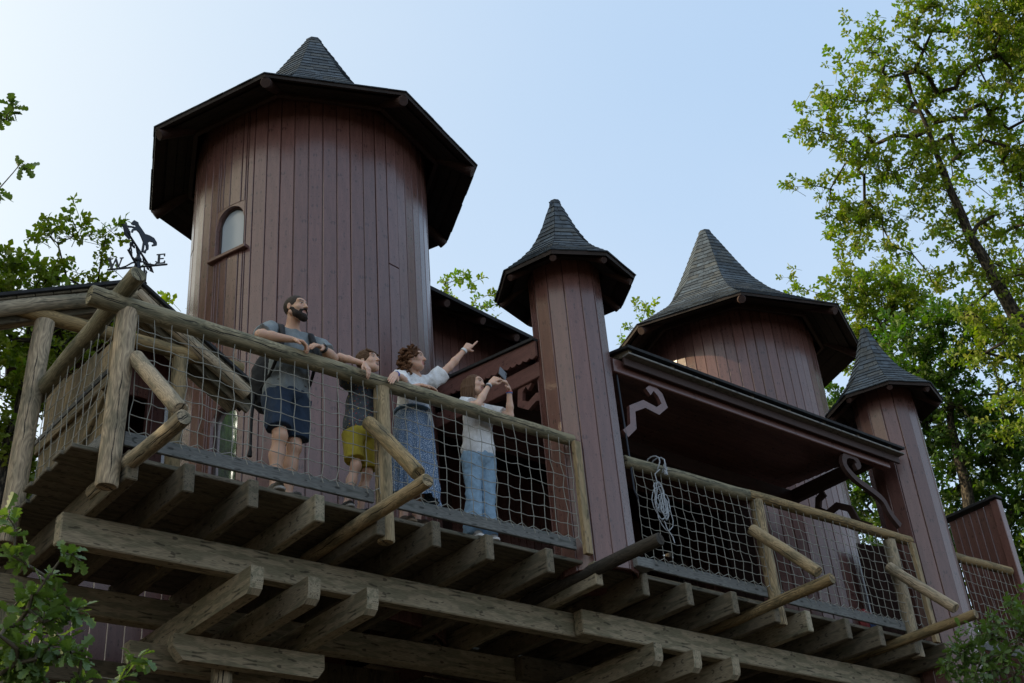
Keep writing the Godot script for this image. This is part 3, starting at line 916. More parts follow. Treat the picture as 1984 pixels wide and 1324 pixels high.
# ------------------------------------------------------------------ house between the towers, walls behind and below
func build_rear_parts():
	var h := thing("gabled_house", "dark maroon house between the big towers, its eave dropping behind the middle turret", "house", Vector3(5.8, 0, -3.4))
	var e0 := Vector3(4.2, 10.02, -2.52)
	var e1 := Vector3(9.1, 10.02, -3.21)
	var dir := (e1 - e0).normalized()
	var back := Vector3(dir.z, 0, -dir.x)
	if back.z > 0: back = -back
	# wall with an arched dark opening, framed in orange wood
	var w0 := e0 + back * 0.62
	var w1 := e1 + back * 0.62
	var len_ := (w1 - w0).length()
	var n := 35
	for k in n:
		var p := w0 + dir * len_ * (k + 0.5) / n
		var zz := -back
		var u := len_ * (k + 0.5) / n
		var spans := [[5.5, 10.3]]
		if u > 1.02 and u < 1.72: spans = [[5.5, 8.55], [9.28 + 0.1 * sin(PI * (u - 1.02) / 0.7), 10.3]]
		for s in spans:
			put(h, "board", bevel_box(Vector3(snappedf(s[1] - s[0], 0.01), snappedf(len_ / n - 0.005, 0.001), 0.022), 0.005), pick("paint"), Transform3D(Basis(Vector3.UP, zz.cross(Vector3.UP), zz), Vector3(p.x, (s[0] + s[1]) * 0.5, p.z)))
	for u in [1.0, 1.73]:
		var q: Vector3 = w0 + dir * u
		timber(h, "window_jamb", q + Vector3(0, 8.55 - q.y, 0), q + Vector3(0, 9.33 - q.y, 0), 0.05, 0.12, SHADES["gate"][3], 0.004, dir)
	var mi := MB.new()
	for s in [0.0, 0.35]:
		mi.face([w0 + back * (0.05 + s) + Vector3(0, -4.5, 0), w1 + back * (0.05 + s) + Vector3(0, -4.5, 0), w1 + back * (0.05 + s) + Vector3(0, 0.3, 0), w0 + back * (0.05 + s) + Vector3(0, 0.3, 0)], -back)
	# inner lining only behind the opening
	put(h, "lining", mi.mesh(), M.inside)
	# the far wall, which closes the house
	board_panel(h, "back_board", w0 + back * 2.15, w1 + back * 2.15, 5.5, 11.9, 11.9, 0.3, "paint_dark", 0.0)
	# roof slab rising backwards from the eave
	var m := MB.new()
	var ra := e0 - dir * 0.2
	var rb := e1 + dir * 0.2
	var rise := back * 2.8 + Vector3(0, 2.0, 0)
	var dn := Vector3(0, -0.05, 0)
	m.face([ra, rb, rb + rise, ra + rise], Vector3.UP)
	m.face([ra + dn, rb + dn, rb + rise + dn, ra + rise + dn], Vector3.DOWN)
	m.face([ra, rb, rb + dn, ra + dn], -back)
	put(h, "roof", m.mesh(), M.felt)
	for k in 8:
		var p := e0 + dir * (0.2 + k * 0.62) + back * 0.05 - Vector3(0, 0.1, 0)
		timber_log(h, "rafter", p, p + rise * 0.45, 0.05, pick("paint_dark"))
	# recessed wall at the back of the porch
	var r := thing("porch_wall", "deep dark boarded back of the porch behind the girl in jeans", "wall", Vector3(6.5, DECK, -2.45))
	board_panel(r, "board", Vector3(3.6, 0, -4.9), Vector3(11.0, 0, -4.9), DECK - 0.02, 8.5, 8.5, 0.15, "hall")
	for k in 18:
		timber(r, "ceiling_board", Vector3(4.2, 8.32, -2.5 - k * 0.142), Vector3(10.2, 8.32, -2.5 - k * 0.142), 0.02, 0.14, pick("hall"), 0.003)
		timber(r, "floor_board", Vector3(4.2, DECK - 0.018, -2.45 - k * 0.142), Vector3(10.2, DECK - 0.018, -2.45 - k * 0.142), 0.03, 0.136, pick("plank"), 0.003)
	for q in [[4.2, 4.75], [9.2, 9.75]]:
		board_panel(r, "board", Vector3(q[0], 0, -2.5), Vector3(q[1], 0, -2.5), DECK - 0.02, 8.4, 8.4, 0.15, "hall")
	timber(r, "skirting", Vector3(4.9, DECK + 0.09, -0.35), Vector3(7.2, DECK + 0.09, -0.35), 0.12, 0.03, SHADES["gate"][1], 0.004, Vector3.UP, "rust brown low board")
	# wall below the deck
	var u := thing("undercroft_wall", "maroon board wall low behind the beams at the lower left", "wall", Vector3(0.5, 0, -3.3))
	board_panel(u, "board", Vector3(-2.2, 0, -3.3), Vector3(2.05, 0, -3.3), 0.0, 5.98, 5.98, 0.16, "paint")
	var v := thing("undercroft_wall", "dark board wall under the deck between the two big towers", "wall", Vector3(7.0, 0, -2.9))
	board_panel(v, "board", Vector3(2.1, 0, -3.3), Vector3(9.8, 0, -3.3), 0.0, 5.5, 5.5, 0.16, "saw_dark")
	var sw := thing("side_wall", "low dark board wall between the second tower and the right turret", "wall", Vector3(10.8, DECK, -1.75))
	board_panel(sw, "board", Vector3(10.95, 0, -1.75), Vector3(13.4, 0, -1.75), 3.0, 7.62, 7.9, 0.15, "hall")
	# wing wall at the far right
	var q := thing("wing_wall", "maroon board wing wall with a dark cap at the right edge, behind the bush", "wall", Vector3(11.5, DECK, -0.3))
	board_panel(q, "board", Vector3(11.5, 0, -0.66), Vector3(11.5, 0, -0.03), 3.5, 7.62, 7.64, 0.105, "paint")
	timber(q, "end_post", Vector3(11.52, 3.5, 0.03), Vector3(11.52, 7.66, 0.03), 0.11, 0.11, pick("paint"), 0.008, Vector3(0, 0, 1))
	timber(q, "cap", Vector3(11.5, 7.67, -0.75), Vector3(11.5, 7.69, 0.1), 0.04, 0.16, M.felt, 0.005)

# ------------------------------------------------------------------ gabled stair shelter on the left, its gate and vane
func build_shelter():
	var s := thing("gabled_shelter", "small gabled log shelter over the left corner of the deck", "shelter", Vector3(0.5, DECK, -1.8))
	var rid := Vector3(0.575, 7.84, -1.22)
	var le := Vector3(-0.95, 7.10, -1.22)
	var re := Vector3(1.73, 7.12, -1.22)
	var back := Vector3(0, 0, -0.42)
	for sd in [le, re]:
		var m := MB.new()
		var dn := Vector3(0, -0.03, 0)
		var ov: Vector3 = (sd - rid).normalized() * 0.05
		m.face([rid, sd + ov, sd + ov + back, rid + back], Vector3.UP)
		m.face([rid + dn, sd + ov + dn, sd + ov + back + dn, rid + back + dn], Vector3.DOWN)
		m.face([rid, sd + ov, sd + ov + dn, rid + dn], Vector3(0, 0, 1))
		m.face([sd + ov, sd + ov + back, sd + ov + back + dn, sd + ov + dn], (sd - rid))
		put(s, "roof_sheet", m.mesh(), M.felt)
		# boards under the sheet
		var nbd := 11
		for k in nbd:
			var p: Vector3 = rid.lerp(sd, (k + 0.5) / nbd) - Vector3(0, 0.045, 0)
			timber(s, "roof_board", p + Vector3(0, 0, -0.03), p + back, 0.02, (sd - rid).length() / nbd - 0.006, pick("saw_dark"), 0.003, (sd - rid).cross(Vector3(0, 0, 1)) * (1.0 if sd.x > 0 else -1.0))
		for zz in [0.0, -0.27]:
			var dz := Vector3(0, 0, zz - 0.06)
			timber_log(s, "rafter", rid + dz - Vector3(0, 0.13, 0), sd + dz - Vector3(0, 0.13, 0) + (rid - sd) * 0.06, 0.062, pick("log"))
		timber(s, "barge_board", rid + Vector3(0, -0.17, -0.14), sd + Vector3(0, -0.17, -0.14), 0.12, 0.03, pick("saw_dark"), 0.004)
	# tie beam and posts
	timber_log(s, "tie_beam", Vector3(-0.62, 7.26, -1.33), Vector3(1.62, 7.30, -1.33), 0.062, SHADES["log_tan"][0])
	timber_log(s, "post", Vector3(-0.19, 5.30, -1.32), Vector3(-0.13, 7.22, -1.32), 0.078, SHADES["log"][3])
	timber_log(s, "post", Vector3(1.03, 5.34, -1.33), Vector3(1.04, 7.25, -1.33), 0.065, SHADES["log_tan"][1])
	for q in [Vector3(-0.55, 7.20, -1.21), Vector3(0.5, 7.70, -1.21)]:
		put(s, "bolt", tube([q, q + Vector3(0, 0, 0.012)], [0.014, 0.011], 8), M.steel)
	# plank gate behind the side net
	var g := thing("plank_gate", "upright plank gate of mixed brown boards with a black strap hinge, behind the left net", "gate", Vector3(0.3, DECK, -1.7))
	var n := 11
	for k in n:
		var z := -0.93 - k * 0.135
		var top := 6.96 + 0.02 * k + rng.randf_range(-0.015, 0.015)
		var bot := 5.72 + 0.03 * k
		timber(g, "plank", Vector3(0.3, bot, z), Vector3(0.3, top, z), 0.127, 0.025, SHADES["gate"][(k * 3 + k / 3) % 5], 0.004, Vector3(0, 0, 1))
	timber(g, "rail", Vector3(0.27, 6.58, -0.88), Vector3(0.27, 6.62, -2.38), 0.09, 0.03, SHADES["gate"][0], 0.004)
	timber(g, "strap_hinge", Vector3(0.262, 6.665, -0.9), Vector3(0.262, 6.705, -2.45), 0.05, 0.012, M.iron, 0.003)
	timber(g, "brace", Vector3(0.27, 6.5, -0.95), Vector3(0.27, 5.9, -1.75), 0.1, 0.028, SHADES["gate"][3], 0.004)
	for k in 9:
		put(g, "bolt", tube([Vector3(0.257, 6.667 + 0.004 * k, -1.0 - k * 0.165), Vector3(0.245, 6.667 + 0.004 * k, -1.0 - k * 0.165)], [0.011, 0.008], 6), M.steel)
	build_vane(Vector3(0.575, 7.83, -1.3))

func letter(o: Node3D, called: String, ch: String, at: Vector3, x: Vector3, z: Vector3):
	var t := TextMesh.new()
	t.text = ch
	var f := SystemFont.new()
	f.font_names = PackedStringArray(["Droid Serif"])
	f.font_weight = 700
	f.font_italic = true
	t.font = f
	t.font_size = 32
	t.pixel_size = 0.0042
	t.depth = 0.008
	put(o, called, t, M.iron, Transform3D(Basis(x, Vector3.UP, z), at))

func build_vane(base: Vector3):
	var o := thing("weather_vane", "black iron weather vane with compass letters and a rearing horse on the shelter ridge", "weather vane", base)
	var e := Vector3(0.75, 0, 0.66).normalized()
	var n := Vector3(0.66, 0, -0.75).normalized()
	var hub := base + Vector3(0, 0.17, 0)
	put(o, "stem", tube([base - Vector3(0, 0.05, 0), base + Vector3(0, 0.02, 0), base + Vector3(0, 0.1, 0), hub, hub + Vector3(0, 0.05, 0), hub + Vector3(0, 0.17, 0)], [0.026, 0.020, 0.018, 0.03, 0.022, 0.014], 8), M.iron)
	var ball := SphereMesh.new()
	ball.radius = 0.032
	ball.height = 0.064
	ball.radial_segments = 12
	ball.rings = 6
	put(o, "ball", ball, M.iron, Transform3D(Basis.IDENTITY, hub + Vector3(0, 0.075, 0)))
	for d in [e, n]:
		put(o, "arm", tube([hub - d * 0.25, hub + d * 0.25], [0.009, 0.009], 6), M.iron)
		for s in [-1.0, 1.0]:
			put(o, "scroll", tube([hub + Vector3(0, 0.055, 0), hub + d * s * 0.05 + Vector3(0, 0.05, 0), hub + d * s * 0.1 + Vector3(0, 0.02, 0), hub + d * s * 0.15 + Vector3(0, 0.006, 0), hub + d * s * 0.17 + Vector3(0, 0.03, 0), hub + d * s * 0.155 + Vector3(0, 0.042, 0)], [0.008, 0.008, 0.007, 0.007, 0.007, 0.006], 5), M.iron)
			var tip := SphereMesh.new()
			tip.radius = 0.009
			tip.height = 0.018
			tip.radial_segments = 8
			tip.rings = 4
			put(o, "arm_tip", tip, M.iron, Transform3D(Basis.IDENTITY, hub + d * s * 0.255))
	letter(o, "letter", "E", hub + e * 0.2 + Vector3(0, 0.062, 0), e, Vector3(-e.z, 0, e.x))
	letter(o, "letter", "W", hub - e * 0.2 + Vector3(0, 0.062, 0), e, Vector3(-e.z, 0, e.x))
	letter(o, "letter", "N", hub + n * 0.2 + Vector3(0, 0.062, 0), n, Vector3(-n.z, 0, n.x))
	letter(o, "letter", "S", hub - n * 0.2 + Vector3(0, 0.062, 0), n, Vector3(-n.z, 0, n.x))
	# arrow with a feathered tail, and the horse
	var a := Vector3(0.707, 0, -0.707)
	var top := hub + Vector3(0, 0.18, 0)
	var pf := Transform3D(Basis(a, Vector3.UP, Vector3(0.707, 0, 0.707)), top)
	put(o, "arrow", tube([top - a * 0.27, top + a * 0.3], [0.011, 0.011], 6), M.iron)
	put(o, "arrow_head", slab(PackedVector2Array([Vector2(0.36, 0), Vector2(0.26, 0.045), Vector2(0.285, 0), Vector2(0.26, -0.045)]), 0.006), M.iron, pf)
	var fe := PackedVector2Array([Vector2(-0.2, 0.012)])
	for k in 6:
		fe.append(Vector2(-0.22 - k * 0.02, 0.05 + 0.004 * k))
		fe.append(Vector2(-0.235 - k * 0.02, 0.036))
	fe.append(Vector2(-0.39, 0.0))
	for k in range(5, -1, -1):
		fe.append(Vector2(-0.235 - k * 0.02, -0.036))
		fe.append(Vector2(-0.22 - k * 0.02, -0.05 - 0.004 * k))
	fe.append(Vector2(-0.2, -0.012))
	put(o, "tail_feather", slab(fe, 0.006), M.iron, pf)
	var hs := PackedVector2Array()
	for q in [Vector2(675, 195), Vector2(690, 150), Vector2(700, 125), Vector2(722, 130), Vector2(745, 135), Vector2(752, 170), Vector2(790, 225), Vector2(825, 280), Vector2(870, 272), Vector2(920, 285), Vector2(952, 340), Vector2(955, 390), Vector2(910, 435), Vector2(905, 410), Vector2(925, 385), Vector2(915, 362), Vector2(880, 372), Vector2(862, 415), Vector2(872, 450), Vector2(874, 520), Vector2(852, 560), Vector2(850, 600), Vector2(828, 600), Vector2(835, 555), Vector2(850, 515), Vector2(845, 470), Vector2(832, 445), Vector2(829, 520), Vector2(826, 600), Vector2(806, 600), Vector2(810, 500), Vector2(813, 425), Vector2(790, 360), Vector2(765, 300), Vector2(738, 275), Vector2(708, 302), Vector2(702, 345), Vector2(684, 345), Vector2(690, 290), Vector2(712, 258), Vector2(690, 264), Vector2(660, 282), Vector2(640, 277), Vector2(642, 263), Vector2(680, 245), Vector2(712, 235), Vector2(728, 203), Vector2(702, 207), Vector2(686, 213)]:
		hs.append(Vector2((q.x - 790.0) * 0.00095, (606.0 - q.y) * 0.00062))
	put(o, "horse", slab(hs, 0.012), M.iron, pf * Transform3D(Basis(Vector3.UP, deg_to_rad(-38.0)), Vector3(0.02, 0.0, 0.0)))
	for q in [-0.16, -0.06, 0.1, 0.18]:
		put(o, "scroll", tube([top + a * q + Vector3(0, -0.01, 0), top + a * (q + 0.03) + Vector3(0, -0.05, 0), top + a * (q + 0.06) + Vector3(0, -0.045, 0), top + a * (q + 0.055) + Vector3(0, -0.025, 0)], [0.008, 0.008, 0.008, 0.006], 5), M.iron)

# ------------------------------------------------------------------ railings
func build_railings():
	var a := thing("log_railing", "greenish log hand rail with braced posts that the four people lean on", "railing", Vector3(2.2, DECK, 0), "peeled log railings")
	timber_log(a, "hand_rail", Vector3(-0.26, RAIL - 0.005, 0.0), Vector3(4.28, RAIL + 0.01, 0.0), 0.076, SHADES["log_green"][0], 0.28)
	timber_log(a, "post", Vector3(0.0, 5.26, 0.0), Vector3(0.03, RAIL - 0.03, 0.0), 0.075, SHADES["log"][3])
	timber_log(a, "post", Vector3(2.2, 5.29, 0.0), Vector3(2.2, RAIL - 0.05, 0.0), 0.068, SHADES["log"][1])
	timber(a, "end_plank", Vector3(4.27, 5.57, 0.045), Vector3(4.27, RAIL - 0.03, 0.045), 0.08, 0.05, SHADES["new"][2], 0.004, Vector3(1, 0, 0), "fresh pale upright plank")
	brace(a, 0.11, 6.27, 0.17, 5.56, SHADES["log"][3])
	brace(a, 2.05, 6.27, 2.05, 5.56, SHADES["log_tan"][1])
	timber_log(a, "outrigger", Vector3(0.16, 5.46, 0.78), Vector3(0.10, 5.44, -0.5), 0.057, SHADES["log"][2])
	timber_log(a, "outrigger", Vector3(2.05, 5.46, 0.78), Vector3(2.03, 5.44, -0.9), 0.055, SHADES["log"][1])
	timber_log(a, "outrigger", Vector3(4.40, 5.47, 0.78), Vector3(4.30, 5.44, -0.9), 0.058, SHADES["log_dark"][0], 0.0, "dark weathered log, bark peeling")
	timber(a, "toe_board", Vector3(0.1, 5.655, -0.03), Vector3(2.12, 5.665, -0.03), 0.105, 0.03, SHADES["toe"][0], 0.004)
	timber(a, "toe_board", Vector3(2.28, 5.665, -0.03), Vector3(4.2, 5.675, -0.03), 0.105, 0.03, SHADES["toe"][0], 0.004)
	var b := thing("log_railing", "log hand rail crossing over the corner post and running back to the shelter", "railing", Vector3(-0.05, DECK, -0.7), "peeled log railings")
	timber_log(b, "hand_rail", Vector3(-0.02, RAIL + 0.12, 0.25), Vector3(-0.08, RAIL - 0.10, -1.42), 0.066, SHADES["log_dark"][0] if false else SHADES["log_green"][1])
	timber(b, "toe_board", Vector3(-0.02, 5.64, -0.1), Vector3(-0.06, 5.64, -1.3), 0.1, 0.03, SHADES["toe"][0], 0.004)
	var c := thing("log_railing", "log hand rail of the porch, half weathered grey and half fresh tan, between the turrets", "railing", Vector3(7, DECK, 0), "peeled log railings")
	timber_log(c, "hand_rail", Vector3(4.9, RAIL - 0.06, 0.0), Vector3(6.64, RAIL - 0.015, 0.0), 0.06, SHADES["log_green"][1])
	timber_log(c, "hand_rail", Vector3(6.62, RAIL - 0.015, 0.004), Vector3(9.38, RAIL + 0.02, 0.0), 0.057, SHADES["log_tan"][0])
	timber_log(c, "post", Vector3(6.76, 5.32, 0.0), Vector3(6.74, RAIL - 0.05, 0.0), 0.068, SHADES["log"][1])
	timber_log(c, "post", Vector3(8.98, 5.3, 0.0), Vector3(8.96, RAIL - 0.05, 0.0), 0.072, SHADES["log"][2])
	timber(c, "end_plank", Vector3(9.33, 5.5, 0.045), Vector3(9.33, RAIL - 0.03, 0.045), 0.08, 0.05, SHADES["new"][2], 0.004, Vector3(1, 0, 0), "fresh pale upright plank")
	brace(c, 6.56, 6.27, 6.58, 5.60, SHADES["log"][1])
	brace(c, 8.78, 6.28, 8.80, 5.60, SHADES["log"][3])
	timber_log(c, "outrigger", Vector3(6.62, 5.50, 0.8), Vector3(6.56, 5.46, -0.9), 0.054, SHADES["log_tan"][1])
	timber_log(c, "outrigger", Vector3(8.86, 5.50, 0.85), Vector3(8.78, 5.46, -0.9), 0.054, SHADES["log_tan"][1])
	timber(c, "toe_board", Vector3(5.0, 5.655, -0.03), Vector3(6.68, 5.655, -0.03), 0.105, 0.03, SHADES["toe"][0], 0.004)
	timber(c, "toe_board", Vector3(6.82, 5.64, -0.03), Vector3(8.9, 5.64, -0.03), 0.105, 0.03, SHADES["toe"][0], 0.004)
	timber(c, "bolt_block", Vector3(4.72, 5.55, 0.12), Vector3(4.92, 5.55, 0.12), 0.09, 0.12, SHADES["toe"][0], 0.006)
	var d := thing("log_railing", "short log hand rail right of the right turret, in front of the wing wall", "railing", Vector3(10.9, DECK, 0), "peeled log railings")
	timber_log(d, "hand_rail", Vector3(10.2, 6.68, 0.0), Vector3(11.42, 6.70, 0.0), 0.055, SHADES["log_tan"][0])
	timber(d, "toe_board", Vector3(10.25, 5.64, -0.03), Vector3(11.4, 5.64, -0.03), 0.1, 0.03, SHADES["toe"][0], 0.004)

func brace(o: Node3D, x0: float, y0: float, x1: float, y1: float, mat: Material):
	timber_log(o, "brace", Vector3(x0, y0, 0.03), Vector3(x1, y1, 0.68), 0.058, mat)

# ------------------------------------------------------------------ rope nets
func rope_net(label: String, a: Vector3, b: Vector3, y0: float, y1: float, nu: int, nv: int, seed_: int, thick := 0.0033):
	var o := thing("rope_net", label, "rope net", (a + b) * 0.5 + Vector3(0, y0, 0), "knotted rope nets in the railings")
	var g := FastNoiseLite.new()
	g.seed = seed_
	g.frequency = 0.9
	var side := (b - a).normalized().cross(Vector3.UP)
	var P := func(i: float, j: float) -> Vector3:
		var u := i / nu
		var v := j / nv
		var edge := sin(PI * v)
		var p := a.lerp(b, clampf(u + (g.get_noise_2d(i * 0.55, j * 0.5) * 0.20 + 0.12 * edge) / nu, 0.0, 1.0))
		p.y = lerpf(y1, y0, v) + g.get_noise_2d(i * 0.6 + 40.0, j * 0.6) * 0.015 - 0.007 * absf(sin(PI * i)) - 0.02 * edge * sin(PI * u)
		return p + side * (g.get_noise_2d(i * 0.4 + 80.0, j * 0.4) * 0.03 * edge)
	for i in nu + 1:
		var pts := []
		var rad := []
		pts.append(P.call(i, 0.0) + Vector3(0, 0.035, 0))
		rad.append(thick * 1.9)
		pts.append(P.call(i, 0.0) + Vector3(0, 0.01, 0))
		rad.append(thick * 1.5)
		for j in range(nv + 1):
			pts.append(P.call(i, j))
			rad.append(thick)
		var tail: Vector3 = P.call(i, nv)
		pts.append(tail + Vector3(0.012 * g.get_noise_1d(i * 3.0) * 2.0 + 0.015, -0.05, 0.008) if absf(side.z) > 0.5 else tail + Vector3(0, -0.05, 0))
		rad.append(thick * 1.15)
		put(o, "cord", tube(pts, rad, 5), M.rope)
	for j in range(1, nv + 1):
		var pts := []
		var rad := []
		for i in nu * 2 + 1:
			var q: Vector3 = P.call(i * 0.5, j)
			if j == nv: q.y -= 0.022 * absf(sin(PI * i * 0.5)) - 0.012
			pts.append(q)
			rad.append(thick * (1.35 if i % 2 == 0 else 0.9))
		put(o, "cord", tube(pts, rad, 5), M.rope)

func build_nets():
	rope_net("white rope net under the hand rail before the man in navy shorts and the boy", Vector3(0.1, 0, 0.03), Vector3(2.14, 0, 0.03), 5.70, 6.62, 16, 8, 1)
	rope_net("white rope net before the woman in the skirt and the girl in jeans", Vector3(2.27, 0, 0.03), Vector3(4.2, 0, 0.03), 5.71, 6.635, 15, 8, 2)
	rope_net("white rope net of the porch left of the middle post, where the white cord hangs", Vector3(4.98, 0, 0.03), Vector3(6.68, 0, 0.03), 5.70, 6.60, 14, 9, 3)
	rope_net("white rope net of the porch right of the middle post, below the fresh tan rail", Vector3(6.84, 0, 0.03), Vector3(9.28, 0, 0.03), 5.68, 6.635, 20, 9, 4)
	rope_net("grey rope net of the side railing before the plank gate", Vector3(-0.03, 0, -0.08), Vector3(-0.07, 0, -1.25), 5.66, 6.58, 9, 8, 5, 0.0033)
	rope_net("rope net under the short rail before the wing wall at the right edge", Vector3(10.3, 0, 0.03), Vector3(11.4, 0, 0.03), 5.66, 6.63, 10, 8, 6)

# ------------------------------------------------------------------ small things
func build_small_things():
	var o := thing("rope_coil", "bright white cord looped over the porch rail, hanging in a tangled hank", "cord", Vector3(5.3, 6.2, 0.1))
	var c := Vector3(5.33, RAIL, 0.0)
	for q in [-0.035, 0.035]:
		var pts := []
		for k in 13:
			var t := TAU * k / 12.0
			pts.append(c + Vector3(q + 0.012 * sin(t * 2.0), 0.092 * cos(t), 0.092 * sin(t)))
		put(o, "loop", tube(pts, _const(0.007, 13), 5, false), M.rope_white)
	for k in 5:
		var pts := []
		for j in 7: pts.append(c + Vector3(0.02 + 0.015 * sin(j * 1.9 + k), -0.02 - j * 0.018, 0.1 + 0.012 * cos(j * 2.3 + k * 2.0)))
		put(o, "knot", tube(pts, _const(0.007, 7), 5), M.rope_white)
	var base := c + Vector3(-0.09, -0.22, 0.07)
	put(o, "strand", tube([c + Vector3(-0.04, -0.08, 0.08), c + Vector3(-0.11, -0.14, 0.075), base], _const(0.006, 3), 5), M.rope_white)
	for k in 11:
		var pts := []
		var w := rng.randf_range(0.03, 0.085)
		var l := rng.randf_range(0.18, 0.40)
		var ph := rng.randf() * TAU
		var off := rng.randf_range(0.0, 0.16)
		var side := rng.randf_range(-0.035, 0.035)
		for j in 17:
			var t := TAU * j / 16.0
			pts.append(base + Vector3(sin(t) * w * (1.0 + 0.3 * sin(t * 3.0 + ph)) + side, -off - l * 0.5 + l * 0.5 * cos(t), 0.014 * sin(t + ph) + 0.02))
		put(o, "strand", tube(pts, _const(0.0048, 17), 5, false), M.rope_white)
	put(o, "strand", tube([base + Vector3(0, -0.4, 0.02), base + Vector3(0.02, -0.47, 0.02), base + Vector3(0.07, -0.55, 0.03), base + Vector3(0.06, -0.62, 0.05)], _const(0.0055, 4), 5), M.rope_white)
	var p := thing("rain_pipe", "thin dark pipe running down the right side of the middle turret", "pipe", Vector3(4.98, 6.0, 0.05))
	put(p, "tube", tube([Vector3(4.965, 7.6, 0.0), Vector3(4.97, 6.35, 0.02), Vector3(4.99, 6.27, 0.03), Vector3(5.02, 6.2, 0.0)], _const(0.011, 4), 7), M.iron)
	var bag := thing("bag", "red and blue printed bag standing on the deck behind the right porch net", "bag", Vector3(8.55, DECK, -0.25))
	var red := std(lin(0.30, 0.03, 0.03), 0.6, M.cloth_tex)
	var blue := std(lin(0.04, 0.08, 0.22), 0.6, M.cloth_tex)
	put(bag, "body", bevel_box(Vector3(0.22, 0.26, 0.12), 0.03), red, Transform3D(Basis(Vector3.UP, 0.3), Vector3(8.55, DECK + 0.14, -0.25)))
	put(bag, "pocket", bevel_box(Vector3(0.17, 0.12, 0.03), 0.012), blue, Transform3D(Basis(Vector3.UP, 0.3), Vector3(8.565, DECK + 0.1, -0.185)))
	put(bag, "pocket", bevel_box(Vector3(0.12, 0.03, 0.03), 0.01), std(lin(0.6, 0.6, 0.6), 0.7), Transform3D(Basis(Vector3.UP, 0.3), Vector3(8.565, DECK + 0.2, -0.19)))

func _const(x: float, n: int) -> Array:
	var a := []
	a.resize(n)
	a.fill(x)
	return a

# ------------------------------------------------------------------ bodies: distance fields meshed as surface nets
# prims: {t: 0 round cone | 1 ellipsoid | 2 flat ended cone, k: blend, sub: bool, a, b, ra, rb} or {c, ib (inverse basis), r}
func cone(a: Vector3, b: Vector3, ra: float, rb: float, k := 0.03) -> Dictionary:
	return {"t": 0, "k": k, "a": a, "b": b, "ra": ra, "rb": rb}

func flat(a: Vector3, b: Vector3, ra: float, rb: float, k := 0.02) -> Dictionary:
	return {"t": 2, "k": k, "a": a, "b": b, "ra": ra, "rb": rb}

func egg(c: Vector3, r: Vector3, basis := Basis.IDENTITY, k := 0.03, sub := false) -> Dictionary:
	return {"t": 1, "k": k, "c": c, "r": r, "ib": basis.inverse(), "sub": sub}

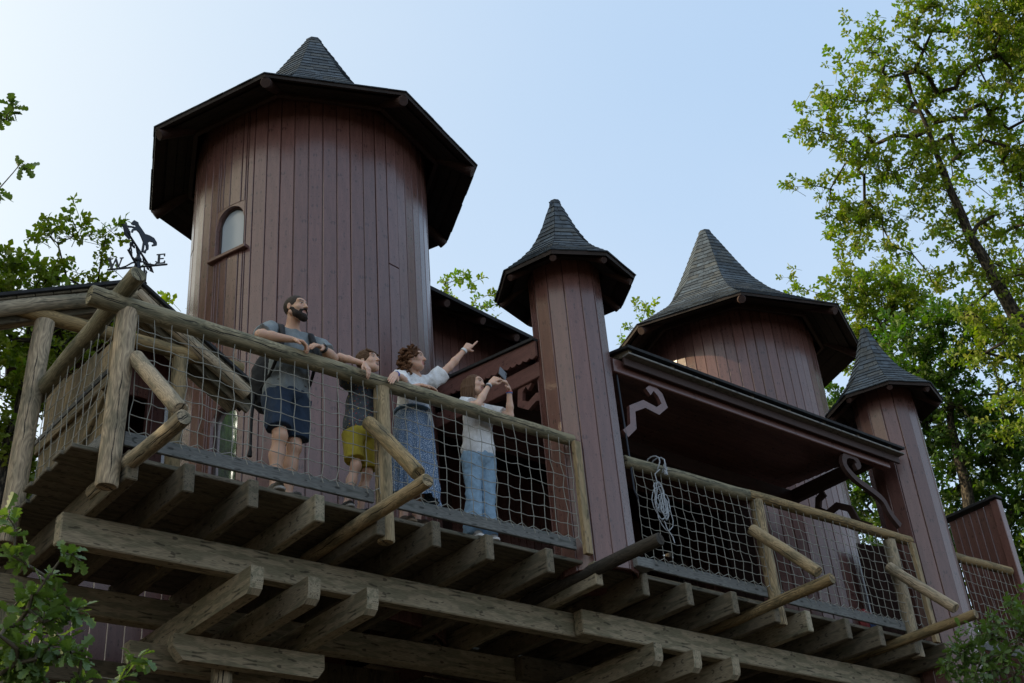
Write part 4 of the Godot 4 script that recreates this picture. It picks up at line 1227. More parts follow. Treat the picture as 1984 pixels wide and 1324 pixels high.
# appends the surface to m. opts: cuts [[normal, offset]], noise [amp, freq], color Callable(p)
func field_into(m: MB, prims: Array, cell: float, opts := {}):
	var lo := Vector3(1e9, 1e9, 1e9)
	var hi := -lo
	var bbs := []
	for p in prims:
		var mn: Vector3
		var mx: Vector3
		if p.t == 1:
			var r: float = maxf(p.r.x, maxf(p.r.y, p.r.z))
			mn = p.c - Vector3(r, r, r); mx = p.c + Vector3(r, r, r)
		else:
			var r: float = maxf(p.ra, p.rb)
			if p.t == 2: r *= 1.05
			mn = (p.a as Vector3).min(p.b) - Vector3(r, r, r); mx = (p.a as Vector3).max(p.b) + Vector3(r, r, r)
		var g: float = p.k + cell * 2.5
		mn -= Vector3(g, g, g); mx += Vector3(g, g, g)
		bbs.append([mn, mx])
		if not p.get("sub", false):
			lo = lo.min(mn); hi = hi.max(mx)
	var nx := int((hi.x - lo.x) / cell) + 2
	var ny := int((hi.y - lo.y) / cell) + 2
	var nzz := int((hi.z - lo.z) / cell) + 2
	var F := PackedFloat32Array()
	F.resize(nx * ny * nzz)
	F.fill(1.0)
	var sxy := nx * ny
	for pi in prims.size():
		var p: Dictionary = prims[pi]
		var mn: Vector3 = bbs[pi][0]
		var mx: Vector3 = bbs[pi][1]
		var i0 := maxi(0, int((mn.x - lo.x) / cell)); var i1 := mini(nx - 1, int((mx.x - lo.x) / cell) + 1)
		var j0 := maxi(0, int((mn.y - lo.y) / cell)); var j1 := mini(ny - 1, int((mx.y - lo.y) / cell) + 1)
		var k0 := maxi(0, int((mn.z - lo.z) / cell)); var k1 := mini(nzz - 1, int((mx.z - lo.z) / cell) + 1)
		var t: int = p.t
		var kk: float = p.k
		var sub: bool = p.get("sub", false)
		var a := Vector3.ZERO
		var ab := Vector3.ZERO
		var l2 := 1.0
		var ra := 0.0
		var rb := 0.0
		var ib := Basis.IDENTITY
		var ir := Vector3.ONE
		if t == 1:
			a = p.c; ib = p.ib; ir = Vector3(1.0 / p.r.x, 1.0 / p.r.y, 1.0 / p.r.z)
		else:
			a = p.a; ab = p.b - p.a; l2 = maxf(ab.length_squared(), 1e-9); ra = p.ra; rb = p.rb
		var ln := sqrt(l2)
		for k in range(k0, k1 + 1):
			for j in range(j0, j1 + 1):
				var row := k * sxy + j * nx
				for i in range(i0, i1 + 1):
					var q := Vector3(lo.x + i * cell, lo.y + j * cell, lo.z + k * cell) - a
					var d: float
					if t == 1:
						q = ib * q
						var e := q * ir
						var n0 := e.length()
						var n1 := (e * ir).length()
						d = n0 * (n0 - 1.0) / n1 if n1 > 1e-6 else -0.05
					else:
						var h := q.dot(ab) / l2
						if t == 0:
							h = clampf(h, 0.0, 1.0)
							d = (q - ab * h).length() - ra - (rb - ra) * h
						else:
							var hc := clampf(h, 0.0, 1.0)
							var dr := (q - ab * h).length() - ra - (rb - ra) * hc
							d = maxf(dr, (absf(h - 0.5) - 0.5) * ln)
					var c := row + i
					var o := F[c]
					if sub:
						var e2 := maxf(kk - absf(o + d), 0.0) / maxf(kk, 1e-6)
						F[c] = maxf(o, -d) + e2 * e2 * kk * 0.25
					else:
						var e3 := maxf(kk - absf(o - d), 0.0) / maxf(kk, 1e-6)
						F[c] = minf(o, d) - e3 * e3 * kk * 0.25
	var cuts: Array = opts.get("cuts", [])
	var nza: Array = opts.get("noise", [])
	if cuts.size() or nza.size():
		for k in nzz:
			for j in ny:
				var row := k * sxy + j * nx
				for i in nx:
					var o := F[row + i]
					if o > 0.05 or o < -0.06: 
						if o > 0.05 or not cuts.size(): continue
					var q := Vector3(lo.x + i * cell, lo.y + j * cell, lo.z + k * cell)
					if nza.size() and absf(o) < 0.05: o += nza[0] * nz.get_noise_3d(q.x * nza[1], q.y * nza[1] * (nza[2] if nza.size() > 2 else 1.0), q.z * nza[1])
					for cu in cuts: o = maxf(o, q.dot(cu[0]) - cu[1])
					F[row + i] = o
	var has_col := opts.has("color")
	var col = opts.get("color")
	var ids := PackedInt32Array()
	ids.resize(F.size())
	ids.fill(-1)
	var offs := [0, 1, nx, nx + 1, sxy, sxy + 1, sxy + nx, sxy + nx + 1]
	for k in nzz - 1:
		for j in ny - 1:
			var row := k * sxy + j * nx
			for i in nx - 1:
				var c := row + i
				var f0 := F[c]
				if f0 > cell * 4.0 or f0 < -cell * 4.0: continue
				var f1 := F[c + 1]; var f2 := F[c + nx]; var f3 := F[c + nx + 1]
				var f4 := F[c + sxy]; var f5 := F[c + sxy + 1]; var f6 := F[c + sxy + nx]; var f7 := F[c + sxy + nx + 1]
				var neg := int(f0 < 0) + int(f1 < 0) + int(f2 < 0) + int(f3 < 0) + int(f4 < 0) + int(f5 < 0) + int(f6 < 0) + int(f7 < 0)
				if neg == 0 or neg == 8: continue
				var s := Vector3.ZERO
				var cnt := 0
				if (f0 < 0) != (f1 < 0): s += Vector3(f0 / (f0 - f1), 0, 0); cnt += 1
				if (f2 < 0) != (f3 < 0): s += Vector3(f2 / (f2 - f3), 1, 0); cnt += 1
				if (f4 < 0) != (f5 < 0): s += Vector3(f4 / (f4 - f5), 0, 1); cnt += 1
				if (f6 < 0) != (f7 < 0): s += Vector3(f6 / (f6 - f7), 1, 1); cnt += 1
				if (f0 < 0) != (f2 < 0): s += Vector3(0, f0 / (f0 - f2), 0); cnt += 1
				if (f1 < 0) != (f3 < 0): s += Vector3(1, f1 / (f1 - f3), 0); cnt += 1
				if (f4 < 0) != (f6 < 0): s += Vector3(0, f4 / (f4 - f6), 1); cnt += 1
				if (f5 < 0) != (f7 < 0): s += Vector3(1, f5 / (f5 - f7), 1); cnt += 1
				if (f0 < 0) != (f4 < 0): s += Vector3(0, 0, f0 / (f0 - f4)); cnt += 1
				if (f1 < 0) != (f5 < 0): s += Vector3(1, 0, f1 / (f1 - f5)); cnt += 1
				if (f2 < 0) != (f6 < 0): s += Vector3(0, 1, f2 / (f2 - f6)); cnt += 1
				if (f3 < 0) != (f7 < 0): s += Vector3(1, 1, f3 / (f3 - f7)); cnt += 1
				s /= cnt
				var gr := Vector3(f1 + f3 + f5 + f7 - f0 - f2 - f4 - f6, f2 + f3 + f6 + f7 - f0 - f1 - f4 - f5, f4 + f5 + f6 + f7 - f0 - f1 - f2 - f3)
				var w := lo + (Vector3(i, j, k) + s) * cell
				ids[c] = m.vert(w, gr.normalized(), Vector2(w.x + w.z, w.y) * 2.0, col.call(w) if has_col else Color.WHITE)
	# one quad round each crossed grid edge
	for k in range(1, nzz - 1):
		for j in range(1, ny - 1):
			var row := k * sxy + j * nx
			for i in range(1, nx - 1):
				var c := row + i
				if ids[c] < 0: continue
				var s0 := F[c] < 0
				for ax in 3:
					var st: int = [1, nx, sxy][ax]
					if s0 == (F[c + st] < 0): continue
					var u: int = [nx, sxy, 1][ax]
					var v: int = [sxy, 1, nx][ax]
					var q0 := ids[c]; var q1 := ids[c - u]; var q2 := ids[c - u - v]; var q3 := ids[c - v]
					if q1 < 0 or q2 < 0 or q3 < 0: continue
					if s0: m.idx.append_array([q0, q3, q2, q0, q2, q1])
					else: m.idx.append_array([q0, q1, q2, q0, q2, q3])

func field(prims: Array, cell: float, opts := {}) -> ArrayMesh:
	var m := MB.new()
	m.colored = opts.has("color")
	field_into(m, prims, cell, opts)
	return m.mesh()

# a hand: palm plus five jointed fingers. d: from wrist to knuckles, n: back of the hand, side: +1 thumb along n x d
func hand_prims(w: Vector3, d: Vector3, n: Vector3, side: float, curl: Array, s: float) -> Array:
	d = d.normalized()
	n = (n - d * n.dot(d)).normalized()
	var t := n.cross(d).normalized() * side      # towards the thumb
	var out := []
	var kn := []
	for i in 4:
		var off: float = [0.029, 0.010, -0.010, -0.028][i] * s
		var len_: float = [0.088, 0.092, 0.088, 0.080][i] * s
		var k := w + d * len_ + t * off
		kn.append(k)
		out.append(cone(w + d * 0.012 * s + t * off * 0.55, k, 0.015 * s, 0.0115 * s, 0.012))
	for i in 4:
		var L: float = [0.044, 0.049, 0.045, 0.036][i] * s
		var c: float = curl[i]
		var dir := (d * cos(c) - n * sin(c)).normalized()
		var d2 := (d * cos(c * 2.1) - n * sin(c * 2.1)).normalized()
		var d3 := (d * cos(c * 2.7) - n * sin(c * 2.7)).normalized()
		var p1: Vector3 = kn[i] + dir * L
		var p2: Vector3 = p1 + d2 * L * 0.62
		out.append(cone(kn[i], p1, 0.0100 * s, 0.0090 * s, 0.003))
		out.append(cone(p1, p2, 0.0090 * s, 0.0082 * s, 0.003))
		out.append(cone(p2, p2 + d3 * L * 0.42, 0.0082 * s, 0.0070 * s, 0.003))
	var c4: float = curl[4]
	var b0 := w + d * 0.022 * s + t * 0.020 * s
	var td := (d * 0.75 + t * 0.75 - n * (0.25 + c4)).normalized()
	var b1 := b0 + td * 0.042 * s
	var td2 := (d * 0.95 + t * 0.25 - n * (0.25 + c4)).normalized()
	out.append(cone(b0, b1, 0.0155 * s, 0.0115 * s, 0.010))
	out.append(cone(b1, b1 + td2 * 0.030 * s, 0.0108 * s, 0.0085 * s, 0.004))
	return out

# head in its own axes: x right, y up, z forwards
func head_prims(c: Vector3, B: Basis, s: float, fem: bool, open_mouth: bool) -> Array:
	var P := func(x, y, z) -> Vector3: return c + B * (Vector3(x, y, z) * s)
	var E := func(x, y, z, rx, ry, rz, k := 0.02, sub := false) -> Dictionary: return egg(P.call(x, y, z), Vector3(rx, ry, rz) * s, B, k, sub)
	var jw := 0.046 if fem else 0.054
	var a := [
		E.call(0, 0.030, -0.012, 0.074, 0.088, 0.094, 0.02),
		E.call(0, -0.030, 0.030, 0.058, 0.075, 0.062, 0.03),
		E.call(0, -0.078, 0.050, jw * 0.72, 0.030, 0.034, 0.03),
		E.call(0, 0.044, 0.066, 0.056, 0.022, 0.022, 0.02),
		E.call(0.041, -0.022, 0.056, 0.022, 0.022, 0.022, 0.02),
		E.call(-0.041, -0.022, 0.056, 0.022, 0.022, 0.022, 0.02),
		E.call(0.031, 0.017, 0.094, 0.017, 0.012, 0.014, 0.010, true),
		E.call(-0.031, 0.017, 0.094, 0.017, 0.012, 0.014, 0.010, true),
		E.call(0.031, 0.015, 0.0735, 0.0125, 0.0105, 0.0125, 0.004),
		E.call(-0.031, 0.015, 0.0735, 0.0125, 0.0105, 0.0125, 0.004),
		cone(P.call(0, 0.022, 0.086), P.call(0, -0.020, 0.108), 0.008 * s, 0.0125 * s, 0.010),
		E.call(0.012, -0.024, 0.093, 0.009, 0.008, 0.011, 0.006),
		E.call(-0.012, -0.024, 0.093, 0.009, 0.008, 0.011, 0.006),
		cone(P.call(0.062, -0.055, 0.0), P.call(0.02, -0.083, 0.055), 0.022 * s, 0.018 * s, 0.03),
		cone(P.call(-0.062, -0.055, 0.0), P.call(-0.02, -0.083, 0.055), 0.022 * s, 0.018 * s, 0.03),
		E.call(0, -0.046, 0.082, 0.022, 0.006, 0.010, 0.006),
		E.call(0, -0.060 if not open_mouth else -0.068, 0.080, 0.019, 0.006, 0.010, 0.006),
	]
	if open_mouth: a.append(E.call(0, -0.055, 0.092, 0.018, 0.011, 0.018, 0.004, true))
	else: a.append(E.call(0, -0.0525, 0.096, 0.022, 0.0022, 0.010, 0.003, true))
	for q in [1, -1]:
		a.append(E.call(0.078 * q, 0.000, -0.010, 0.008, 0.030, 0.018, 0.004))
		a.append(E.call(0.087 * q, 0.002, -0.004, 0.006, 0.018, 0.010, 0.003, true))
	return a

# skin with brows, eyes, lips, and close-cropped stubble where asked
func head_color(c: Vector3, B: Basis, s: float, skin: Color, brow: Color, lip: Color, stubble: float, open_mouth: bool) -> Callable:
	var ib := B.inverse()
	return func(p: Vector3) -> Color:
		var q: Vector3 = ib * (p - c) / s
		var out := skin
		if q.z > 0.03:
			var ex := absf(q.x) - 0.031
			if absf(ex) < 0.013 and absf(q.y - 0.0145) < 0.0052 - 0.2 * absf(ex) and q.z > 0.066:
				out = Color(0.34, 0.31, 0.28)
				if Vector2(ex, q.y - 0.0145).length() < 0.0062: out = Color(0.03, 0.022, 0.016)
			elif absf(ex) < 0.015 and absf(q.y - 0.0245) < 0.0022: out = brow * 0.7
			elif absf(ex) < 0.020 and absf(q.y - 0.040 + ex * ex * 6.0) < 0.0042 and q.z > 0.05: out = skin.lerp(brow, 0.85)
			elif open_mouth and absf(q.x) < 0.018 and absf(q.y + 0.055) < 0.011 and q.z > 0.06:
				out = Color(0.62, 0.58, 0.52) if q.y > -0.050 else Color(0.10, 0.02, 0.02)
			elif absf(q.x) < 0.023 and q.y > -0.076 and q.y < -0.040 and q.z > 0.078:
				out = skin.lerp(lip, 0.8)
			elif stubble > 0.0 and q.y < -0.02: out = skin.lerp(brow, stubble * 0.4)
			elif absf(q.x) > 0.025 and absf(q.x) < 0.06 and q.y < 0.0 and q.y > -0.04: out = skin.lerp(lip, 0.18)
		return out

# joints J -> the skin: one surface for the whole body, plus head and hands on finer grids
func body_mesh(J: Dictionary, s: float, fem: bool, kid: bool, skin: Color, head_opts: Dictionary, hands: Array) -> ArrayMesh:
	var m := MB.new()
	m.colored = true
	var up: Vector3 = (J.chest - J.pelvis).normalized()
	var right: Vector3 = (J.sb - J.sa).normalized()
	right = (right - up * right.dot(up)).normalized()
	var TB := Basis(right, up, right.cross(up))
	var w := 0.86 if fem else 1.0
	var thin := 0.86 if kid else 1.0
	var prims := [
		egg(J.pelvis, Vector3(0.158, 0.11, 0.112) * s * thin, TB, 0.05),
		egg((J.pelvis as Vector3).lerp(J.chest, 0.5), Vector3(0.138 * w, 0.14, 0.10) * s * thin, TB, 0.05),
		egg(J.chest, Vector3(0.158 * w, 0.16, 0.105) * s * thin, TB, 0.05),
		cone(J.sa, J.sb, 0.056 * s * w, 0.056 * s * w, 0.05),
		cone((J.sa as Vector3).lerp(J.sb, 0.5) + up * 0.02 * s, J.head + J.hB * Vector3(0, -0.05, -0.02) * s, 0.060 * s * w * thin, 0.052 * s * w, 0.04),
	]
	for q in ["a", "b"]:
		prims.append(cone(J["s" + q], J["e" + q], 0.052 * s * w * thin, 0.040 * s * w * thin))
		prims.append(cone(J["e" + q], (J["e" + q] as Vector3).lerp(J["w" + q], 0.35), 0.041 * s * w * thin, 0.041 * s * w * thin, 0.02))
		prims.append(cone((J["e" + q] as Vector3).lerp(J["w" + q], 0.35), J["w" + q], 0.041 * s * w * thin, 0.026 * s * w, 0.02))
		prims.append(cone(J["h" + q], J["k" + q], 0.082 * s * thin, 0.056 * s * thin))
		prims.append(egg((J["k" + q] as Vector3) + Vector3(0, 0, 0.012) * s, Vector3(0.05, 0.055, 0.052) * s * thin, Basis.IDENTITY, 0.02))
		prims.append(cone(J["k" + q], (J["k" + q] as Vector3).lerp(J["f" + q], 0.35) - Vector3(0, 0, 0.02 * s), 0.05 * s * thin, 0.056 * s * thin, 0.03))
		prims.append(cone((J["k" + q] as Vector3).lerp(J["f" + q], 0.35) - Vector3(0, 0, 0.02 * s), J["f" + q], 0.056 * s * thin, 0.034 * s * thin, 0.03))
		prims.append(cone(J["f" + q], J["t" + q], 0.036 * s, 0.026 * s, 0.03))
	field_into(m, prims, 0.0125, {"color": func(_p): return skin})
	field_into(m, head_prims(J.head, J.hB, s * head_opts.size, fem, head_opts.open), 0.0036, {"color": head_color(J.head, J.hB, s * head_opts.size, skin, head_opts.brow, head_opts.lip, head_opts.stubble, head_opts.open)})
	for h in hands:
		field_into(m, hand_prims(h[0], h[1], h[2], h[3], h[4], s * h[5]), 0.0036, {"color": func(_p): return skin})
	return m.mesh()

func face_basis(dir: Vector3, tilt := 0.0) -> Basis:
	var z := dir.normalized()
	var x := Vector3.UP.cross(z).normalized()
	return Basis(x, z.cross(x), z) * Basis(Vector3(0, 0, 1), tilt)

func hair_mat(r: float, g: float, b: float) -> StandardMaterial3D:
	var m := std(lin(r, g, b), 0.6)
	m.metallic_specular = 0.22
	return m

func cloth(r: float, g: float, b: float, rough := 0.85) -> StandardMaterial3D:
	var m := std(lin(r, g, b), rough, M.cloth_tex)
	return tri(m, Vector3(2.2, 2.2, 2.2))

func shoe(o: Node3D, f: Vector3, t: Vector3, s: float, mat: Material, sole: Material):
	put(o, "shoe", field([cone(f + Vector3(0, -0.015, -0.02) * s, f + Vector3(0, -0.02, 0.02) * s, 0.05 * s, 0.05 * s, 0.03), cone(f + Vector3(0, -0.03, 0.02) * s, t + Vector3(0, 0.002, 0), 0.047 * s, 0.042 * s, 0.03)], 0.009, {"cuts": [[Vector3.DOWN, -(DECK + 0.02)]]}), mat)
	var d := (t - f)
	d.y = 0
	d = d.normalized()
	var c := (f + t) * 0.5
	c.y = DECK + 0.012
	put(o, "sole", field([cone(c - d * 0.09 * s, c + d * 0.085 * s, 0.043 * s, 0.046 * s, 0.01)], 0.008, {"cuts": [[Vector3.UP, DECK + 0.024], [Vector3.DOWN, -(DECK + 0.001)]]}), sole)

func build_people():
	var skin := std(Color.WHITE, 0.55)
	skin.vertex_color_use_as_albedo = true
	skin.subsurf_scatter_enabled = true
	skin.subsurf_scatter_strength = 0.15
	man(skin)
	boy(skin)
	woman(skin)
	girl(skin)

func man(skin: Material):
	var J := {
		"head": Vector3(1.455, 7.205, -0.10), "hB": face_basis(Vector3(0.36, 0.0, 0.93), 0.05),
		"chest": Vector3(1.475, 6.88, -0.215), "pelvis": Vector3(1.475, 6.50, -0.27),
		"sa": Vector3(1.275, 6.985, -0.20), "sb": Vector3(1.665, 7.0, -0.19),
		"ea": Vector3(1.10, 6.805, -0.02), "eb": Vector3(1.755, 6.795, -0.02),
		"wa": Vector3(1.345, 6.805, 0.045), "wb": Vector3(1.61, 6.815, 0.05),
		"ha": Vector3(1.385, 6.45, -0.26), "hb": Vector3(1.565, 6.45, -0.27),
		"ka": Vector3(1.385, 6.07, -0.19), "kb": Vector3(1.56, 6.06, -0.28),
		"fa": Vector3(1.365, 5.645, -0.22), "fb": Vector3(1.53, 5.645, -0.32),
		"ta": Vector3(1.335, 5.60, -0.10), "tb": Vector3(1.54, 5.60, -0.19)}
	var sk := Color(0.52, 0.31, 0.215)
	var hr := Color(0.028, 0.020, 0.016)
	var p := thing("person", "bearded man in grey tee and navy shorts leaning his forearms on the log rail", "person", Vector3(1.45, DECK, -0.22), "family at the rail")
	put(p, "body", body_mesh(J, 1.0, false, false, sk, {"size": 1.0, "brow": hr, "lip": Color(0.36, 0.16, 0.13), "stubble": 0.6, "open": false}, [
		[J.wa, Vector3(0.95, -0.30, 0.55), Vector3(0.1, 0.95, 0.4), -1.0, [0.55, 0.6, 0.65, 0.65, 0.2], 1.0],
		[J.wb, Vector3(-0.95, -0.22, 0.45), Vector3(-0.05, 0.85, 0.6), 1.0, [0.35, 0.4, 0.45, 0.5, 0.2], 1.0]]), skin)
	var c: Vector3 = J.head
	var B: Basis = J.hB
	var H := func(x, y, z) -> Vector3: return c + B * Vector3(x, y, z)
	# cropped hair, beard
	put(p, "hair", field([egg(H.call(0, 0.034, -0.014), Vector3(0.0785, 0.0895, 0.0975), B, 0.0), egg(H.call(0, -0.02, 0.085), Vector3(0.085, 0.09, 0.072), B, 0.006, true), egg(H.call(0, -0.11, 0.0), Vector3(0.12, 0.09, 0.16), B, 0.006, true), egg(H.call(0.08, -0.012, -0.008), Vector3(0.02, 0.036, 0.022), B, 0.004, true), egg(H.call(-0.08, -0.012, -0.008), Vector3(0.02, 0.036, 0.022), B, 0.004, true)], 0.004, {"noise": [0.002, 60.0]}), hair_mat(0.05, 0.04, 0.034))
	put(p, "beard", field([cone(H.call(0.064, -0.03, 0.012), H.call(0.05, -0.075, 0.04), 0.019, 0.024, 0.015), cone(H.call(-0.064, -0.03, 0.012), H.call(-0.05, -0.075, 0.04), 0.019, 0.024, 0.015), cone(H.call(0.05, -0.078, 0.042), H.call(0, -0.098, 0.068), 0.026, 0.03, 0.02), cone(H.call(-0.05, -0.078, 0.042), H.call(0, -0.098, 0.068), 0.026, 0.03, 0.02), cone(H.call(0.004, -0.037, 0.101), H.call(0.036, -0.052, 0.078), 0.007, 0.009, 0.008), cone(H.call(-0.004, -0.037, 0.101), H.call(-0.036, -0.052, 0.078), 0.007, 0.009, 0.008), cone(H.call(0.036, -0.052, 0.076), H.call(0.03, -0.082, 0.07), 0.010, 0.016, 0.01), cone(H.call(-0.036, -0.052, 0.076), H.call(-0.03, -0.082, 0.07), 0.010, 0.016, 0.01), egg(H.call(0, -0.053, 0.10), Vector3(0.02, 0.0085, 0.03), B, 0.003, true)], 0.0036, {"noise": [0.0035, 70.0]}), hair_mat(0.03, 0.023, 0.02))
	var grey := cloth(0.25, 0.29, 0.31)
	var up: Vector3 = (J.chest - J.pelvis).normalized()
	var TB := Basis(Vector3(1, 0, 0), up, Vector3(1, 0, 0).cross(up))
	put(p, "shirt", field([
		egg(J.pelvis + Vector3(0, 0.03, 0.0), Vector3(0.185, 0.16, 0.145), TB, 0.05), egg((J.pelvis as Vector3).lerp(J.chest, 0.5), Vector3(0.175, 0.16, 0.135), TB, 0.05),
		egg(J.chest, Vector3(0.182, 0.165, 0.128), TB, 0.05), cone(J.sa, J.sb, 0.071, 0.071, 0.05),
		flat(J.sa, (J.sa as Vector3).lerp(J.ea, 0.72), 0.078, 0.075, 0.03), flat(J.sb, (J.sb as Vector3).lerp(J.eb, 0.66), 0.078, 0.075, 0.03)], 0.011,
		{"cuts": [[Vector3(0, -1, 0), -6.435], [Vector3(0.12, 0.93, 0.36).normalized(), Vector3(1.47, 7.065, -0.17).dot(Vector3(0.12, 0.93, 0.36).normalized())]], "noise": [0.02, 8.0, 0.6]}), grey)
	var navy := cloth(0.014, 0.035, 0.075)
	put(p, "shorts", field([egg(J.pelvis + Vector3(0, -0.01, 0), Vector3(0.178, 0.11, 0.135), TB, 0.04), flat(J.ha + Vector3(-0.01, 0.02, 0), (J.ka as Vector3) + Vector3(-0.01, 0.06, 0), 0.108, 0.101, 0.03), flat(J.hb + Vector3(0.01, 0.02, 0), (J.kb as Vector3) + Vector3(0.015, 0.06, 0), 0.108, 0.101, 0.03)], 0.011, {"cuts": [[Vector3.UP, 6.56]], "noise": [0.018, 9.0, 0.5]}), navy)
	put(p, "belt", tube(_ellipse(J.pelvis + Vector3(0, 0.06, 0), 0.168, 0.128, 16), _const(0.012, 17), 6, false), std(lin(0.04, 0.025, 0.015), 0.6))
	var sh := cloth(0.16, 0.15, 0.13)
	var sole := std(lin(0.3, 0.29, 0.27), 0.8)
	for q in ["a", "b"]: shoe(p, J["f" + q], J["t" + q], 1.0, sh, sole)
	var wt := Node3D.new()
	wt.name = "watch"
	p.add_child(wt)
	var wd: Vector3 = (J.wb - J.eb as Vector3).normalized()
	var wc: Vector3 = (J.eb as Vector3).lerp(J.wb, 0.86)
	put(wt, "strap", tube([wc - wd * 0.011, wc + wd * 0.011], [0.034, 0.034], 12), std(lin(0.015, 0.015, 0.018), 0.5))
	put(wt, "dial", bevel_box(Vector3(0.036, 0.012, 0.036), 0.005), std(lin(0.02, 0.022, 0.028), 0.15), Transform3D(along(wc, wc + wd, Vector3(0, 0.6, 0.8)).basis, wc + Vector3(0.0, 0.022, 0.028)))
	# backpack: its own thing, worn on the back
	var bp := thing("backpack", "black backpack on the back of the bearded man, straps hanging low", "backpack", Vector3(1.46, 6.7, -0.45))
	var blk := cloth(0.018, 0.02, 0.024)
	put(bp, "pack", field([egg(Vector3(1.44, 6.70, -0.47), Vector3(0.165, 0.27, 0.11), TB, 0.03), egg(Vector3(1.44, 6.60, -0.54), Vector3(0.13, 0.15, 0.08), TB, 0.03)], 0.012, {"noise": [0.012, 8.0]}), blk)
	for q in [-1.0, 1.0]:
		var x: float = 1.47 + q * 0.135
		var st := [Vector3(x, 6.93, -0.36), Vector3(x, 7.045, -0.285), Vector3(x, 7.06, -0.20), Vector3(x - 0.0 * q, 7.0, -0.11), Vector3(x + 0.01 * q, 6.88, -0.068), Vector3(x + 0.03 * q, 6.74, -0.085), Vector3(x + 0.045 * q, 6.6, -0.2), Vector3(x + 0.03 * q, 6.55, -0.38)]
		put(bp, "shoulder_strap", tube(st, [0.022, 0.026, 0.026, 0.026, 0.024, 0.016, 0.012, 0.012], 8), blk)
	put(bp, "hanging_strap", tube([Vector3(1.30, 6.55, -0.47), Vector3(1.275, 6.30, -0.45), Vector3(1.27, 6.05, -0.44), Vector3(1.265, 5.98, -0.44)], [0.014, 0.012, 0.011, 0.02], 6), blk)
	put(bp, "hanging_strap", tube([Vector3(1.60, 6.55, -0.47), Vector3(1.61, 6.30, -0.45), Vector3(1.605, 6.12, -0.44)], [0.014, 0.012, 0.011], 6), blk)

func _ellipse(c: Vector3, rx: float, rz: float, n: int) -> Array:
	var out := []
	for k in n + 1: out.append(c + Vector3(rx * cos(TAU * k / n), 0, rz * sin(TAU * k / n)))
	return out

